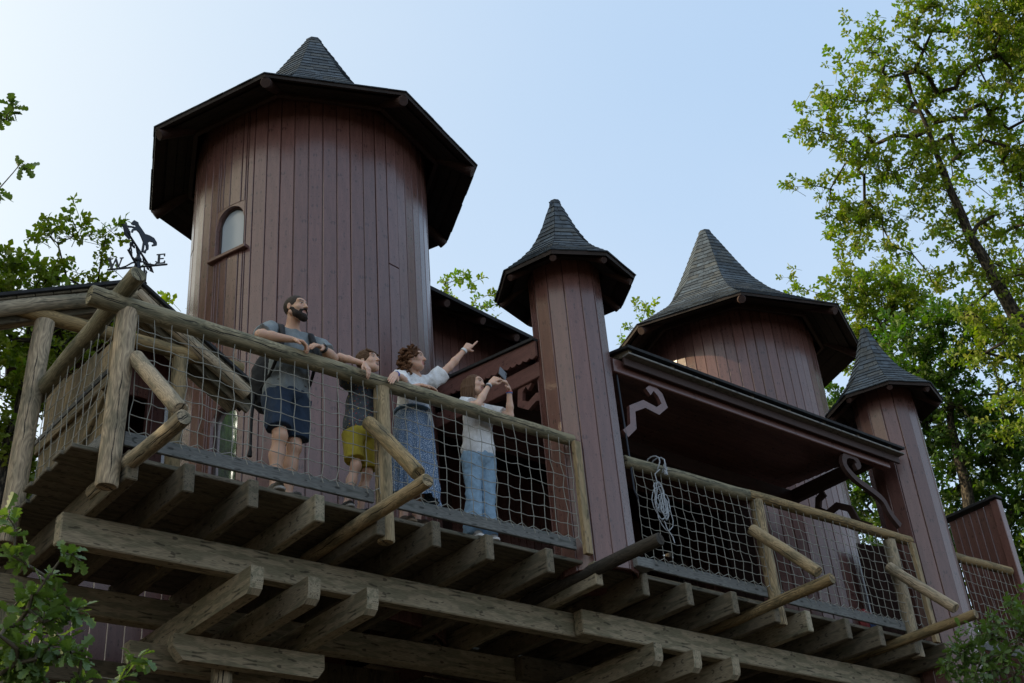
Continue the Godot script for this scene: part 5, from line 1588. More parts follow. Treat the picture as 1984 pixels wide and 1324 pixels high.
func boy(skin: Material):
	var s := 0.82
	var J := {
		"head": Vector3(2.14, 6.915, -0.10), "hB": face_basis(Vector3(0.40, 0.12, 0.90), 0.12),
		"chest": Vector3(2.125, 6.56, -0.19), "pelvis": Vector3(2.115, 6.285, -0.20),
		"sa": Vector3(1.99, 6.70, -0.17), "sb": Vector3(2.25, 6.72, -0.16),
		"ea": Vector3(1.825, 6.835, -0.03), "eb": Vector3(2.455, 6.81, -0.04),
		"wa": Vector3(1.985, 6.765, 0.08), "wb": Vector3(2.29, 6.765, 0.075),
		"ha": Vector3(2.05, 6.25, -0.2), "hb": Vector3(2.185, 6.25, -0.2),
		"ka": Vector3(2.045, 5.965, -0.155), "kb": Vector3(2.185, 5.955, -0.21),
		"fa": Vector3(1.985, 5.63, -0.20), "fb": Vector3(2.15, 5.63, -0.27),
		"ta": Vector3(1.95, 5.59, -0.10), "tb": Vector3(2.15, 5.59, -0.16)}
	var sk := Color(0.57, 0.36, 0.26)
	var hr := Color(0.075, 0.045, 0.027)
	var p := thing("person", "laughing boy in dark patterned shirt and mustard shorts, both arms over the rail", "person", Vector3(2.12, DECK, -0.2), "family at the rail")
	put(p, "body", body_mesh(J, s, false, true, sk, {"size": 1.10, "brow": hr, "lip": Color(0.42, 0.17, 0.14), "stubble": 0.0, "open": true}, [
		[J.wa, Vector3(0.25, -0.85, 0.40), Vector3(0.2, 0.25, 0.95), -1.0, [0.35, 0.4, 0.45, 0.5, 0.15], 1.0],
		[J.wb, Vector3(-0.55, -0.75, 0.35), Vector3(-0.1, 0.4, 0.9), 1.0, [0.12, 0.15, 0.15, 0.2, 0.0], 1.05]]), skin)
	var c: Vector3 = J.head
	var B: Basis = J.hB
	var k := s * 1.10
	var H := func(x, y, z) -> Vector3: return c + B * (Vector3(x, y, z) * k)
	var hp := [egg(H.call(0, 0.040, -0.016), Vector3(0.086, 0.092, 0.105) * k, B, 0.0), egg(H.call(0, -0.025, 0.10), Vector3(0.09, 0.083, 0.082) * k, B, 0.01, true), egg(H.call(0, -0.13, 0.0), Vector3(0.13, 0.085, 0.16) * k, B, 0.006, true), egg(H.call(0.088, -0.015, 0.0), Vector3(0.02, 0.034, 0.03) * k, B, 0.004, true), egg(H.call(-0.088, -0.015, 0.0), Vector3(0.02, 0.034, 0.03) * k, B, 0.004, true)]
	for i in 7: hp.insert(1, cone(H.call(-0.06 + 0.02 * i, 0.095, 0.045), H.call(-0.052 + 0.02 * i, 0.052 + 0.006 * (i % 2), 0.093), 0.012 * k, 0.006 * k, 0.008))
	put(p, "hair", field(hp, 0.0038, {"noise": [0.007, 30.0]}), hair_mat(0.10, 0.058, 0.034))
	var up: Vector3 = (J.chest - J.pelvis).normalized()
	var TB := Basis(Vector3(1, 0, 0), up, Vector3(1, 0, 0).cross(up))
	var spots := FastNoiseLite.new()
	spots.seed = 5
	spots.frequency = 1.0
	spots.noise_type = FastNoiseLite.TYPE_CELLULAR
	spots.cellular_return_type = FastNoiseLite.RETURN_DISTANCE
	var kinds := FastNoiseLite.new()
	kinds.seed = 5
	kinds.frequency = 1.0
	kinds.noise_type = FastNoiseLite.TYPE_CELLULAR
	kinds.cellular_return_type = FastNoiseLite.RETURN_CELL_VALUE
	var print_ := texture_of(256, 256, func(u, v):
		var d := spots.get_noise_2d(u * 16.0, v * 16.0)
		var q := kinds.get_noise_2d(u * 16.0, v * 16.0)
		var base := 0.30 + 0.05 * nz.get_noise_2d(u * 9.0, v * 9.0)
		if d < -0.72:
			if q > 0.4: return Color(0.75, 0.65, 0.10)
			if q > 0.0: return Color(0.62, 0.20, 0.14)
			if q > -0.4: return Color(0.15, 0.28, 0.45)
			return Color(0.55, 0.55, 0.50)
		return Color(base * 0.92, base, base * 1.08))
	var shirt := tri(std(Color.WHITE, 0.85, print_), Vector3(2.4, 2.4, 2.4))
	put(p, "shirt", field([
		egg(J.pelvis + Vector3(0, 0.06, 0.0), Vector3(0.142, 0.12, 0.115), TB, 0.05), egg((J.pelvis as Vector3).lerp(J.chest, 0.55), Vector3(0.132, 0.13, 0.108), TB, 0.05),
		egg(J.chest, Vector3(0.13, 0.125, 0.10), TB, 0.05), cone(J.sa, J.sb, 0.056, 0.056, 0.04),
		flat(J.sa, (J.sa as Vector3).lerp(J.ea, 0.55), 0.060, 0.062, 0.03), flat(J.sb, (J.sb as Vector3).lerp(J.eb, 0.5), 0.060, 0.062, 0.03)], 0.010,
		{"cuts": [[Vector3(0, -1, 0), -6.27], [Vector3(0, 0.9, 0.43), Vector3(2.12, 6.755, -0.14).dot(Vector3(0, 0.9, 0.43))]], "noise": [0.017, 10.0, 0.6]}), shirt)
	put(p, "shorts", field([egg(J.pelvis + Vector3(0, -0.01, 0), Vector3(0.138, 0.10, 0.112), TB, 0.04), flat(J.ha + Vector3(-0.012, 0.02, 0), (J.ka as Vector3) + Vector3(-0.012, 0.045, 0), 0.086, 0.084, 0.025), flat(J.hb + Vector3(0.012, 0.02, 0), (J.kb as Vector3) + Vector3(0.012, 0.035, 0), 0.086, 0.084, 0.025)], 0.010, {"cuts": [[Vector3.UP, 6.34]], "noise": [0.012, 9.0, 0.5]}), cloth(0.47, 0.365, 0.03))
	var sh := cloth(0.05, 0.055, 0.065)
	for q in ["a", "b"]: shoe(p, J["f" + q], J["t" + q], s, sh, std(lin(0.25, 0.24, 0.23), 0.8))
	var wd: Vector3 = (J.wb - J.eb as Vector3).normalized()
	var wc: Vector3 = (J.eb as Vector3).lerp(J.wb, 0.88)
	put(p, "wristband", tube([wc - wd * 0.007, wc + wd * 0.007], [0.029, 0.029], 12), std(lin(0.02, 0.10, 0.45), 0.5))

# pleated cloth skirt from waist to hem
func skirt_mesh(w: Vector3, h: Vector3, rw: Vector2, rh: Vector2) -> ArrayMesh:
	var m := MB.new()
	var nu := 84
	var nv := 26
	var g := FastNoiseLite.new()
	g.seed = 9
	g.frequency = 1.0
	var P := func(i: int, j: int, inset: float) -> Vector3:
		var t := float(j) / nv
		var a := TAU * (i % nu) / nu
		var e := pow(t, 0.7)
		var pleat := (sin(a * 15.0 + 2.0 * g.get_noise_2d(cos(a) * 2.0, sin(a) * 2.0 + t * 0.8)) * 0.010 + g.get_noise_3d(cos(a) * 2.2, sin(a) * 2.2, t * 1.5) * 0.03) * (0.25 + t)
		var rx := lerpf(rw.x, rh.x, e) + pleat - inset
		var rz := lerpf(rw.y, rh.y, e) + pleat - inset
		var c := w.lerp(h, t)
		return c + Vector3(rx * sin(a), -0.015 * g.get_noise_2d(cos(a) * 3.0, sin(a) * 3.0) * t - 0.03 * t * sin(a), rz * cos(a))
	for layer in 2:
		var ins := 0.004 * layer
		var b := m.v.size()
		for j in nv + 1:
			for i in nu + 1:
				var p: Vector3 = P.call(i, j, ins)
				var du: Vector3 = P.call(i + 1, j, ins) - P.call((i + nu - 1) % nu, j, ins)
				var dv: Vector3 = P.call(i, mini(j + 1, nv), ins) - P.call(i, maxi(j - 1, 0), ins)
				var n := dv.cross(du).normalized() * (1.0 if layer == 0 else -1.0)
				m.vert(p, n, Vector2(float(i) / nu * 3.0, float(j) / nv * 2.0))
		for j in nv:
			for i in nu:
				var q := b + j * (nu + 1) + i
				m.quad_i(q, q + nu + 1, q + nu + 2, q + 1)
	return m.mesh()

func woman(skin: Material):
	var s := 0.94
	var J := {
		"head": Vector3(2.655, 7.125, -0.165), "hB": face_basis(Vector3(0.55, 0.02, 0.83), 0.0),
		"chest": Vector3(2.69, 6.83, -0.235), "pelvis": Vector3(2.685, 6.49, -0.25),
		"sa": Vector3(2.53, 6.935, -0.20), "sb": Vector3(2.86, 6.985, -0.215),
		"ea": Vector3(2.46, 6.72, -0.06), "eb": Vector3(3.03, 7.165, -0.16),
		"wa": Vector3(2.60, 6.79, -0.02), "wb": Vector3(3.185, 7.372, -0.115),
		"ha": Vector3(2.60, 6.44, -0.25), "hb": Vector3(2.77, 6.44, -0.25),
		"ka": Vector3(2.58, 6.06, -0.22), "kb": Vector3(2.72, 6.05, -0.24),
		"fa": Vector3(2.545, 5.64, -0.24), "fb": Vector3(2.68, 5.64, -0.25),
		"ta": Vector3(2.53, 5.59, -0.12), "tb": Vector3(2.68, 5.59, -0.13)}
	var sk := Color(0.55, 0.335, 0.24)
	var hr := Color(0.06, 0.03, 0.018)
	var p := thing("person", "curly haired woman in white tee and blue dotted skirt, arm raised and pointing", "person", Vector3(2.68, DECK, -0.25), "family at the rail")
	put(p, "body", body_mesh(J, s, true, false, sk, {"size": 1.0, "brow": hr, "lip": Color(0.40, 0.12, 0.11), "stubble": 0.0, "open": false}, [
		[J.wa, Vector3(0.95, 0.02, 0.12), Vector3(0.0, 0.95, 0.2), -1.0, [0.2, 0.2, 0.25, 0.3, 0.1], 0.95],
		[J.wb, Vector3(0.62, 0.74, 0.10), Vector3(-0.35, 0.3, 0.85), -1.0, [0.0, 1.05, 1.15, 1.2, 0.3], 1.0]]), skin)
	var c: Vector3 = J.head
	var B: Basis = J.hB
	var H := func(x, y, z) -> Vector3: return c + B * (Vector3(x, y, z) * s)
	var hp := [egg(H.call(0, 0.044, -0.024), Vector3(0.090, 0.092, 0.104) * s, B, 0.0)]
	var r2 := RandomNumberGenerator.new()
	r2.seed = 41
	for i in 240:
		var a := r2.randf_range(0.62, TAU - 0.62)
		var y := r2.randf_range(-0.20, 0.10)
		if y < -0.05 and (a < 1.25 or a > TAU - 1.25): continue
		var rr := 0.097 + 0.03 * (1.0 - absf(y + 0.04) * 5.0) + r2.randf_range(-0.01, 0.012)
		var q: Vector3 = H.call(sin(a) * rr, y, cos(a) * rr * 0.95 - 0.022)
		hp.append(egg(q, Vector3(1, 1, 1) * r2.randf_range(0.008, 0.0165), Basis.IDENTITY, 0.004))
	hp.append(egg(H.call(0, -0.015, 0.105), Vector3(0.078, 0.088, 0.075) * s, B, 0.008, true))
	hp.append(egg(H.call(0, -0.17, 0.03), Vector3(0.05, 0.10, 0.09) * s, B, 0.01, true))
	put(p, "hair", field(hp, 0.0042, {"noise": [0.012, 26.0]}), hair_mat(0.085, 0.040, 0.020))
	var up: Vector3 = (J.chest - J.pelvis).normalized()
	var TB := Basis(Vector3(1, 0, 0), up, Vector3(1, 0, 0).cross(up))
	var white := cloth(0.95, 0.96, 0.98)
	put(p, "shirt", field([
		egg((J.pelvis as Vector3).lerp(J.chest, 0.25), Vector3(0.158, 0.14, 0.125), TB, 0.05), egg((J.pelvis as Vector3).lerp(J.chest, 0.6), Vector3(0.148, 0.14, 0.118), TB, 0.05),
		egg(J.chest, Vector3(0.148, 0.145, 0.108), TB, 0.05), egg(J.chest + Vector3(-0.055, -0.02, 0.085), Vector3(0.062, 0.06, 0.05), TB, 0.03), egg(J.chest + Vector3(0.06, -0.015, 0.08), Vector3(0.062, 0.06, 0.05), TB, 0.03),
		cone(J.sa, J.sb, 0.060, 0.060, 0.05),
		flat(J.sa, (J.sa as Vector3).lerp(J.ea, 0.7), 0.070, 0.074, 0.03), flat(J.sb, (J.sb as Vector3).lerp(J.eb, 0.62), 0.068, 0.078, 0.03),
		cone(Vector3(2.69, 7.05, -0.11), Vector3(2.70, 6.90, -0.08), 0.062, 0.006, 0.012).merged({"sub": true})], 0.010,
		{"cuts": [[Vector3(0, -1, 0), -6.52]], "noise": [0.018, 9.0, 0.5]}), white)
	var flo := texture_of(512, 512, func(u, v):
		var cell := Vector2(u * 34.0, v * 34.0)
		var q := Vector2(floorf(cell.x), floorf(cell.y))
		var off := Vector2(fposmod(sin(q.x * 12.9 + q.y * 78.2) * 437.5, 1.0), fposmod(sin(q.x * 39.3 + q.y * 11.1) * 917.3, 1.0))
		var d := (cell - q - Vector2(0.28, 0.28) - off * 0.44).length()
		var big: float = 0.15 + 0.14 * fposmod(off.x * 7.3, 1.0)
		var w := 0.97 + nz.get_noise_2d(u * 14.0, v * 14.0) * 0.1
		if d < big: return Color(0.86, 0.88, 0.90) * w
		return Color(0.30 * w, 0.41 * w, 0.54 * w))
	put(p, "skirt", skirt_mesh(Vector3(2.685, 6.66, -0.25), Vector3(2.66, 5.83, -0.235), Vector2(0.15, 0.128), Vector2(0.225, 0.165)), std(Color.WHITE, 0.85, flo))
	put(p, "waistband", tube(_ellipse(Vector3(2.685, 6.655, -0.25), 0.153, 0.13, 20), _const(0.02, 21), 8, false), std(lin(0.10, 0.17, 0.26), 0.85))
	for q in [-0.015, 0.015]:
		put(p, "drawstring", tube([Vector3(2.74, 6.65, -0.10), Vector3(2.745 + q, 6.58, -0.09), Vector3(2.745 + q * 2.0, 6.47, -0.085)], [0.005, 0.005, 0.006], 5), M.rope_white)
	var sh := cloth(0.10, 0.07, 0.05)
	for q in ["a", "b"]: shoe(p, J["f" + q], J["t" + q], s, sh, std(lin(0.2, 0.15, 0.1), 0.8))
	var wd: Vector3 = (J.wb - J.eb as Vector3).normalized()
	var wc: Vector3 = (J.eb as Vector3).lerp(J.wb, 0.93)
	put(p, "watch", tube([wc - wd * 0.012, wc + wd * 0.012], [0.031, 0.030], 12), std(lin(0.6, 0.62, 0.64), 0.3))

func girl(skin: Material):
	var s := 0.90
	var J := {
		"head": Vector3(3.305, 7.062, -0.165), "hB": face_basis(Vector3(0.36, -0.06, 0.93), -0.10),
		"chest": Vector3(3.345, 6.73, -0.205), "pelvis": Vector3(3.345, 6.40, -0.225),
		"sa": Vector3(3.185, 6.85, -0.19), "sb": Vector3(3.515, 6.875, -0.19),
		"ea": Vector3(3.20, 6.765, -0.01), "eb": Vector3(3.595, 6.78, -0.05),
		"wa": Vector3(3.345, 7.01, 0.01), "wb": Vector3(3.56, 7.015, 0.01),
		"ha": Vector3(3.265, 6.34, -0.225), "hb": Vector3(3.43, 6.345, -0.225),
		"ka": Vector3(3.24, 5.985, -0.19), "kb": Vector3(3.395, 5.985, -0.20),
		"fa": Vector3(3.205, 5.64, -0.22), "fb": Vector3(3.355, 5.64, -0.22),
		"ta": Vector3(3.19, 5.59, -0.10), "tb": Vector3(3.35, 5.59, -0.10)}
	var sk := Color(0.60, 0.39, 0.29)
	var hr := Color(0.055, 0.032, 0.02)
	var p := thing("person", "long haired girl in white tee and flared jeans holding up a phone", "person", Vector3(3.34, DECK, -0.21), "family at the rail")
	var ph := Vector3(3.452, 7.115, 0.065)
	put(p, "body", body_mesh(J, s, true, false, sk, {"size": 1.0, "brow": hr, "lip": Color(0.45, 0.19, 0.17), "stubble": 0.0, "open": false}, [
		[J.wa, Vector3(0.62, 0.66, 0.40), Vector3(-0.55, 0.25, 0.75), -1.0, [0.7, 0.75, 0.8, 0.85, 0.1], 1.0],
		[J.wb, Vector3(-0.70, 0.52, 0.40), Vector3(0.6, 0.3, 0.7), 1.0, [0.7, 0.75, 0.8, 0.85, 0.1], 1.0]]), skin)
	var c: Vector3 = J.head
	var B: Basis = J.hB
	var H := func(x, y, z) -> Vector3: return c + B * (Vector3(x, y, z) * s)
	var hp := [egg(H.call(0, 0.036, -0.018), Vector3(0.079, 0.086, 0.099) * s, B, 0.0)]
	for q in [-1.0, 1.0]:
		for i in 6:
			var z := 0.035 - i * 0.026
			var x: float = q * (0.060 + 0.012 * sin(i * 0.6))
			hp.append(cone(H.call(x, 0.045, z * 0.9), H.call(x * 1.18, -0.06, z), 0.018 * s, 0.018 * s, 0.008))
			hp.append(cone(H.call(x * 1.18, -0.06, z), H.call(x * 1.05, -0.27 - 0.012 * i, z + 0.01), 0.017 * s, 0.008 * s, 0.006))
	for i in 5: hp.append(cone(H.call(-0.05 + 0.025 * i, 0.0, -0.095), H.call(-0.05 + 0.025 * i, -0.20, -0.075), 0.028 * s, 0.018 * s, 0.012))
	hp.append(egg(H.call(0, -0.025, 0.10), Vector3(0.070, 0.10, 0.085) * s, B, 0.006, true))
	put(p, "hair", field(hp, 0.0042, {"noise": [0.006, 34.0, 0.15]}), hair_mat(0.115, 0.066, 0.04))
	var up: Vector3 = (J.chest - J.pelvis).normalized()
	var TB := Basis(Vector3(1, 0, 0), up, Vector3(1, 0, 0).cross(up))
	put(p, "shirt", field([
		egg((J.pelvis as Vector3).lerp(J.chest, 0.15), Vector3(0.158, 0.14, 0.125), TB, 0.05), egg((J.pelvis as Vector3).lerp(J.chest, 0.55), Vector3(0.142, 0.14, 0.115), TB, 0.05),
		egg(J.chest, Vector3(0.14, 0.14, 0.104), TB, 0.05), egg(J.chest + Vector3(-0.055, -0.015, 0.075), Vector3(0.058, 0.056, 0.046), TB, 0.03), egg(J.chest + Vector3(0.055, -0.012, 0.075), Vector3(0.058, 0.056, 0.046), TB, 0.03),
		cone(J.sa, J.sb, 0.058, 0.058, 0.05),
		flat(J.sa, (J.sa as Vector3).lerp(J.ea, 0.62), 0.066, 0.070, 0.03), flat(J.sb, (J.sb as Vector3).lerp(J.eb, 0.60), 0.066, 0.070, 0.03)], 0.010,
		{"cuts": [[Vector3(0.1, -1, 0).normalized(), Vector3(3.345, 6.375, 0).dot(Vector3(0.1, -1, 0).normalized())], [Vector3(0, 0.9, 0.43), Vector3(3.34, 6.895, -0.135).dot(Vector3(0, 0.9, 0.43))]], "noise": [0.018, 9.0, 0.5]}), cloth(0.95, 0.96, 0.98))
	put(p, "jeans", field([egg(J.pelvis + Vector3(0, -0.02, 0), Vector3(0.155, 0.11, 0.12), TB, 0.04),
		cone(J.ha, J.ka, 0.088, 0.062, 0.03), cone(J.hb, J.kb, 0.088, 0.062, 0.03),
		flat(J.ka + Vector3(0, 0.02, 0), Vector3(3.20, 5.60, -0.185), 0.064, 0.088, 0.02), flat(J.kb + Vector3(0, 0.02, 0), Vector3(3.36, 5.60, -0.19), 0.064, 0.088, 0.02)], 0.010, {"noise": [0.014, 12.0, 0.7], "cuts": [[Vector3.UP, 6.44]]}), cloth(0.30, 0.46, 0.62))
	for q in ["a", "b"]: shoe(p, J["f" + q], J["t" + q], s, cloth(0.5, 0.5, 0.5), std(lin(0.6, 0.6, 0.6), 0.8))
	for q in [["a", lin(0.5, 0.5, 0.52), 0.90], ["a", lin(0.04, 0.04, 0.05), 0.84], ["b", lin(0.35, 0.05, 0.04), 0.90], ["b", lin(0.08, 0.15, 0.40), 0.86]]:
		var wd: Vector3 = (J["w" + q[0]] - J["e" + q[0]] as Vector3).normalized()
		var wc: Vector3 = (J["e" + q[0]] as Vector3).lerp(J["w" + q[0]], q[2])
		put(p, "bracelet", tube([wc - wd * 0.006, wc + wd * 0.006], [0.029, 0.029], 12), std(q[1], 0.4))
	var o := thing("phone", "slim grey phone held sideways in the raised hands of the girl", "phone", ph)
	var pb := Basis(Vector3(0.88, 0.0, -0.47), Vector3(0.12, 0.97, 0.22), Vector3(0.46, -0.25, 0.86)).orthonormalized()
	put(o, "case", bevel_box(Vector3(0.145, 0.072, 0.009), 0.003), std(lin(0.10, 0.13, 0.17), 0.3), Transform3D(pb, ph))
	put(o, "camera", bevel_box(Vector3(0.022, 0.022, 0.003), 0.001), std(lin(0.01, 0.01, 0.012), 0.1), Transform3D(pb, ph + pb * Vector3(0.055, 0.02, 0.0055)))
	put(o, "screen", bevel_box(Vector3(0.138, 0.065, 0.002), 0.0005), std(lin(0.01, 0.01, 0.012), 0.05), Transform3D(pb, ph + pb * Vector3(0, 0, -0.0055)))

# ------------------------------------------------------------------ trees: [x, y, z, radius] of each clump of leaves
const OAK_CROWN := [[14.41, 16.94, 0.84, 0.84], [14.04, 17.06, 0.22, 0.59], [13.69, 17.44, 0.20, 0.44], [14.53, 17.01, 1.35, 0.59], [14.92, 16.38, 0.90, 0.69], [13.55, 17.13, -0.74, 0.47], [13.29, 16.35, -1.27, 0.53], [13.06, 15.96, -1.69, 0.46], [12.63, 16.04, -1.69, 0.28], [13.31, 17.44, -0.59, 0.25], [14.50, 16.70, -1.00, 0.65], [15.22, 16.94, -0.42, 0.67], [16.05, 16.49, -0.11, 0.62], [13.83, 15.56, -1.56, 0.58], [13.35, 15.45, -1.96, 0.33], [14.59, 15.64, -1.25, 0.64], [15.55, 15.92, -0.84, 0.61], [16.52, 15.65, -0.52, 0.62], [13.21, 15.29, -2.42, 0.21], [13.45, 15.03, -2.39, 0.24], [13.93, 14.51, -2.27, 0.53], [13.72, 14.53, -2.62, 0.29], [14.36, 14.73, -1.80, 0.58], [15.07, 14.97, -1.35, 0.54], [14.22, 14.09, -2.32, 0.31], [15.04, 14.43, -2.16, 0.39], [15.44, 14.38, -1.45, 0.39], [16.50, 14.50, -0.98, 0.61], [16.05, 13.53, -1.36, 0.49], [16.42, 13.22, -0.96, 0.59], [15.34, 13.45, -1.66, 0.29], [16.10, 11.99, -1.26, 0.57], [15.53, 12.71, -1.59, 0.38], [15.86, 12.30, -1.41, 0.48], [16.45, 11.16, -1.44, 0.67], [16.94, 15.56, 0.42, 1.24], [17.75, 13.84, -0.42, 1.24], [16.11, 17.10, 1.42, 1.14]]
const BACK_LIT := [[19.58, 16.86, -5.41, 0.68], [19.44, 16.57, -5.98, 0.49], [19.07, 17.26, -5.80, 0.35], [19.88, 16.75, -5.02, 0.52], [19.92, 16.31, -5.46, 0.62], [19.78, 16.09, -5.93, 0.62], [18.27, 17.06, -6.64, 0.17], [20.24, 16.26, -4.93, 0.55], [18.95, 17.09, -6.20, 0.25], [19.61, 15.89, -6.44, 0.62], [20.04, 15.46, -6.16, 0.74]]
const BACK_DARK := [[19.83, 9.99, -4.61, 0.61], [20.12, 9.00, -4.71, 0.67], [19.78, 9.13, -5.26, 0.55], [20.09, 8.13, -5.25, 0.67], [18.60, 10.31, -6.49, 0.67], [18.92, 11.02, -5.50, 0.55], [18.20, 14.30, -3.77, 0.67], [18.64, 13.65, -3.65, 0.83], [19.21, 12.76, -3.46, 0.83], [18.47, 13.40, -4.23, 0.78], [19.01, 12.28, -4.32, 0.89], [19.56, 11.72, -3.77, 0.78], [19.47, 11.25, -4.34, 0.67], [18.08, 14.03, -4.27, 0.55], [19.84, 10.76, -4.02, 0.72], [18.55, 14.22, -3.17, 0.61], [17.60, 13.46, -5.64, 0.50], [17.99, 12.82, -5.59, 0.67], [18.33, 11.83, -5.86, 0.67], [19.38, 10.42, -5.14, 0.67], [20.13, 9.78, -4.17, 0.78], [18.55, 12.70, -4.75, 0.67], [19.76, 11.79, -3.29, 0.89], [17.88, 12.33, -6.17, 0.67], [18.14, 11.36, -6.50, 0.67], [18.81, 14.25, -2.61, 0.44], [19.61, 13.25, -2.04, 1.00], [20.26, 10.57, -3.31, 1.00]]
const LEFT_TREE := [[1.42, 7.87, -5.51, 0.23], [1.31, 7.71, -5.63, 0.23], [1.65, 7.78, -5.48, 0.22], [1.11, 7.87, -5.61, 0.25], [1.47, 7.48, -5.68, 0.25], [1.11, 7.51, -5.78, 0.25], [1.83, 7.50, -5.54, 0.22], [0.64, 9.92, -4.56, 0.34], [0.91, 10.18, -4.29, 0.23], [0.50, 9.70, -4.74, 0.37], [1.01, 9.67, -4.61, 0.34], [1.25, 9.90, -4.38, 0.20], [0.78, 9.18, -4.99, 0.43], [1.21, 9.13, -4.89, 0.37], [1.04, 8.65, -5.23, 0.34], [0.96, 8.22, -5.48, 0.28], [1.33, 9.40, -4.68, 0.25], [0.82, 10.36, -4.18, 0.11], [1.27, 10.28, -4.09, 0.06], [1.61, 9.43, -4.56, 0.18], [0.11, 9.64, -4.88, 0.55], [0.33, 8.97, -5.24, 0.55], [0.65, 8.24, -5.56, 0.49], [1.33, 8.21, -5.37, 0.22], [1.56, 9.83, -4.31, 0.11]]
const PEEK_A := [[10.52, 16.09, -9.53, 0.35], [11.28, 15.69, -9.25, 0.18], [10.84, 15.78, -9.54, 0.27], [10.47, 15.76, -9.85, 0.24]]
const PEEK_B := [[14.30, 15.79, -7.87, 0.17], [14.32, 15.48, -8.13, 0.22]]
const EDGE_TWIG := [[-1.54, 6.11, 2.24, 0.05], [-1.41, 5.89, 2.08, 0.04], [-1.56, 6.07, 2.19, 0.04], [-1.46, 5.78, 1.99, 0.03]]
const LOW_BUSH := [[6.83, 4.66, 1.99, 0.21], [6.75, 4.57, 1.81, 0.17], [6.92, 4.73, 2.20, 0.19], [6.99, 4.47, 2.19, 0.24], [6.87, 4.40, 1.93, 0.21], [6.99, 4.77, 2.36, 0.19]]

# lobed oak leaf along +x, folded along its midrib, slightly arched
func leaf_into(m: MB, xf: Transform3D, L: float, fine_: bool, fold: float, arch: float):
	var us := [0.0, 0.12, 0.24, 0.33, 0.46, 0.55, 0.68, 0.77, 0.88, 0.96, 1.0] if fine_ else [0.0, 0.22, 0.38, 0.62, 0.78, 1.0]
	var ws := [0.0, 0.05, 0.19, 0.10, 0.26, 0.15, 0.31, 0.19, 0.25, 0.14, 0.0] if fine_ else [0.0, 0.19, 0.13, 0.30, 0.20, 0.03]
	for s in [1.0, -1.0]:
		for i in us.size() - 1:
			var a := Vector3(us[i], arch * us[i] * (1.0 - us[i]) * 2.0 - arch * us[i] * us[i], 0) * L
			var b := Vector3(us[i + 1], arch * us[i + 1] * (1.0 - us[i + 1]) * 2.0 - arch * us[i + 1] * us[i + 1], 0) * L
			var ao := a + Vector3(0.03 * L, ws[i] * fold * L, s * ws[i] * L)
			var bo := b + Vector3(0.03 * L, ws[i + 1] * fold * L, s * ws[i + 1] * L)
			var n := Vector3.UP
			if ws[i] < 0.001: m.face([xf * a, xf * b, xf * bo], xf.basis * n)
			elif ws[i + 1] < 0.001: m.face([xf * a, xf * b, xf * ao], xf.basis * n)
			else: m.face([xf * a, xf * b, xf * bo, xf * ao], xf.basis * n)

func leaf_dir(d: Vector3, up: Vector3) -> Basis:
	d = d.normalized()
	var z := d.cross(up)
	if z.length() < 0.01: z = d.cross(Vector3(1, 0, 0.3))
	z = z.normalized()
	return Basis(d, z.cross(d), z)

func spray_mesh(r: RandomNumberGenerator, leaf_len: float, n: int) -> ArrayMesh:
	var m := MB.new()
	for k in n:
		var t := 0.25 + 0.75 * k / (n - 1.0)
		var base := Vector3(t * 0.2, 0.02 * sin(k * 2.0), 0.02 * cos(k * 1.7))
		var a := k * 2.4 + r.randf() * 0.7
		var d := Vector3(0.25 + 0.7 * t * r.randf(), cos(a) * 0.8 + 0.1, sin(a) * 0.9)
		var up := Vector3(r.randf_range(-0.5, 0.5), 1.0, r.randf_range(-0.5, 0.5))
		leaf_into(m, Transform3D(leaf_dir(d, up), base), leaf_len * r.randf_range(0.75, 1.2), false, r.randf_range(0.1, 0.5), r.randf_range(-0.05, 0.25))
	tube_into(m, [Vector3(-0.1, 0, 0), Vector3(0.1, 0.008, 0), Vector3(0.22, 0, 0)], [0.004, 0.0035, 0.002], 3, false, 1.0)
	return m.mesh()

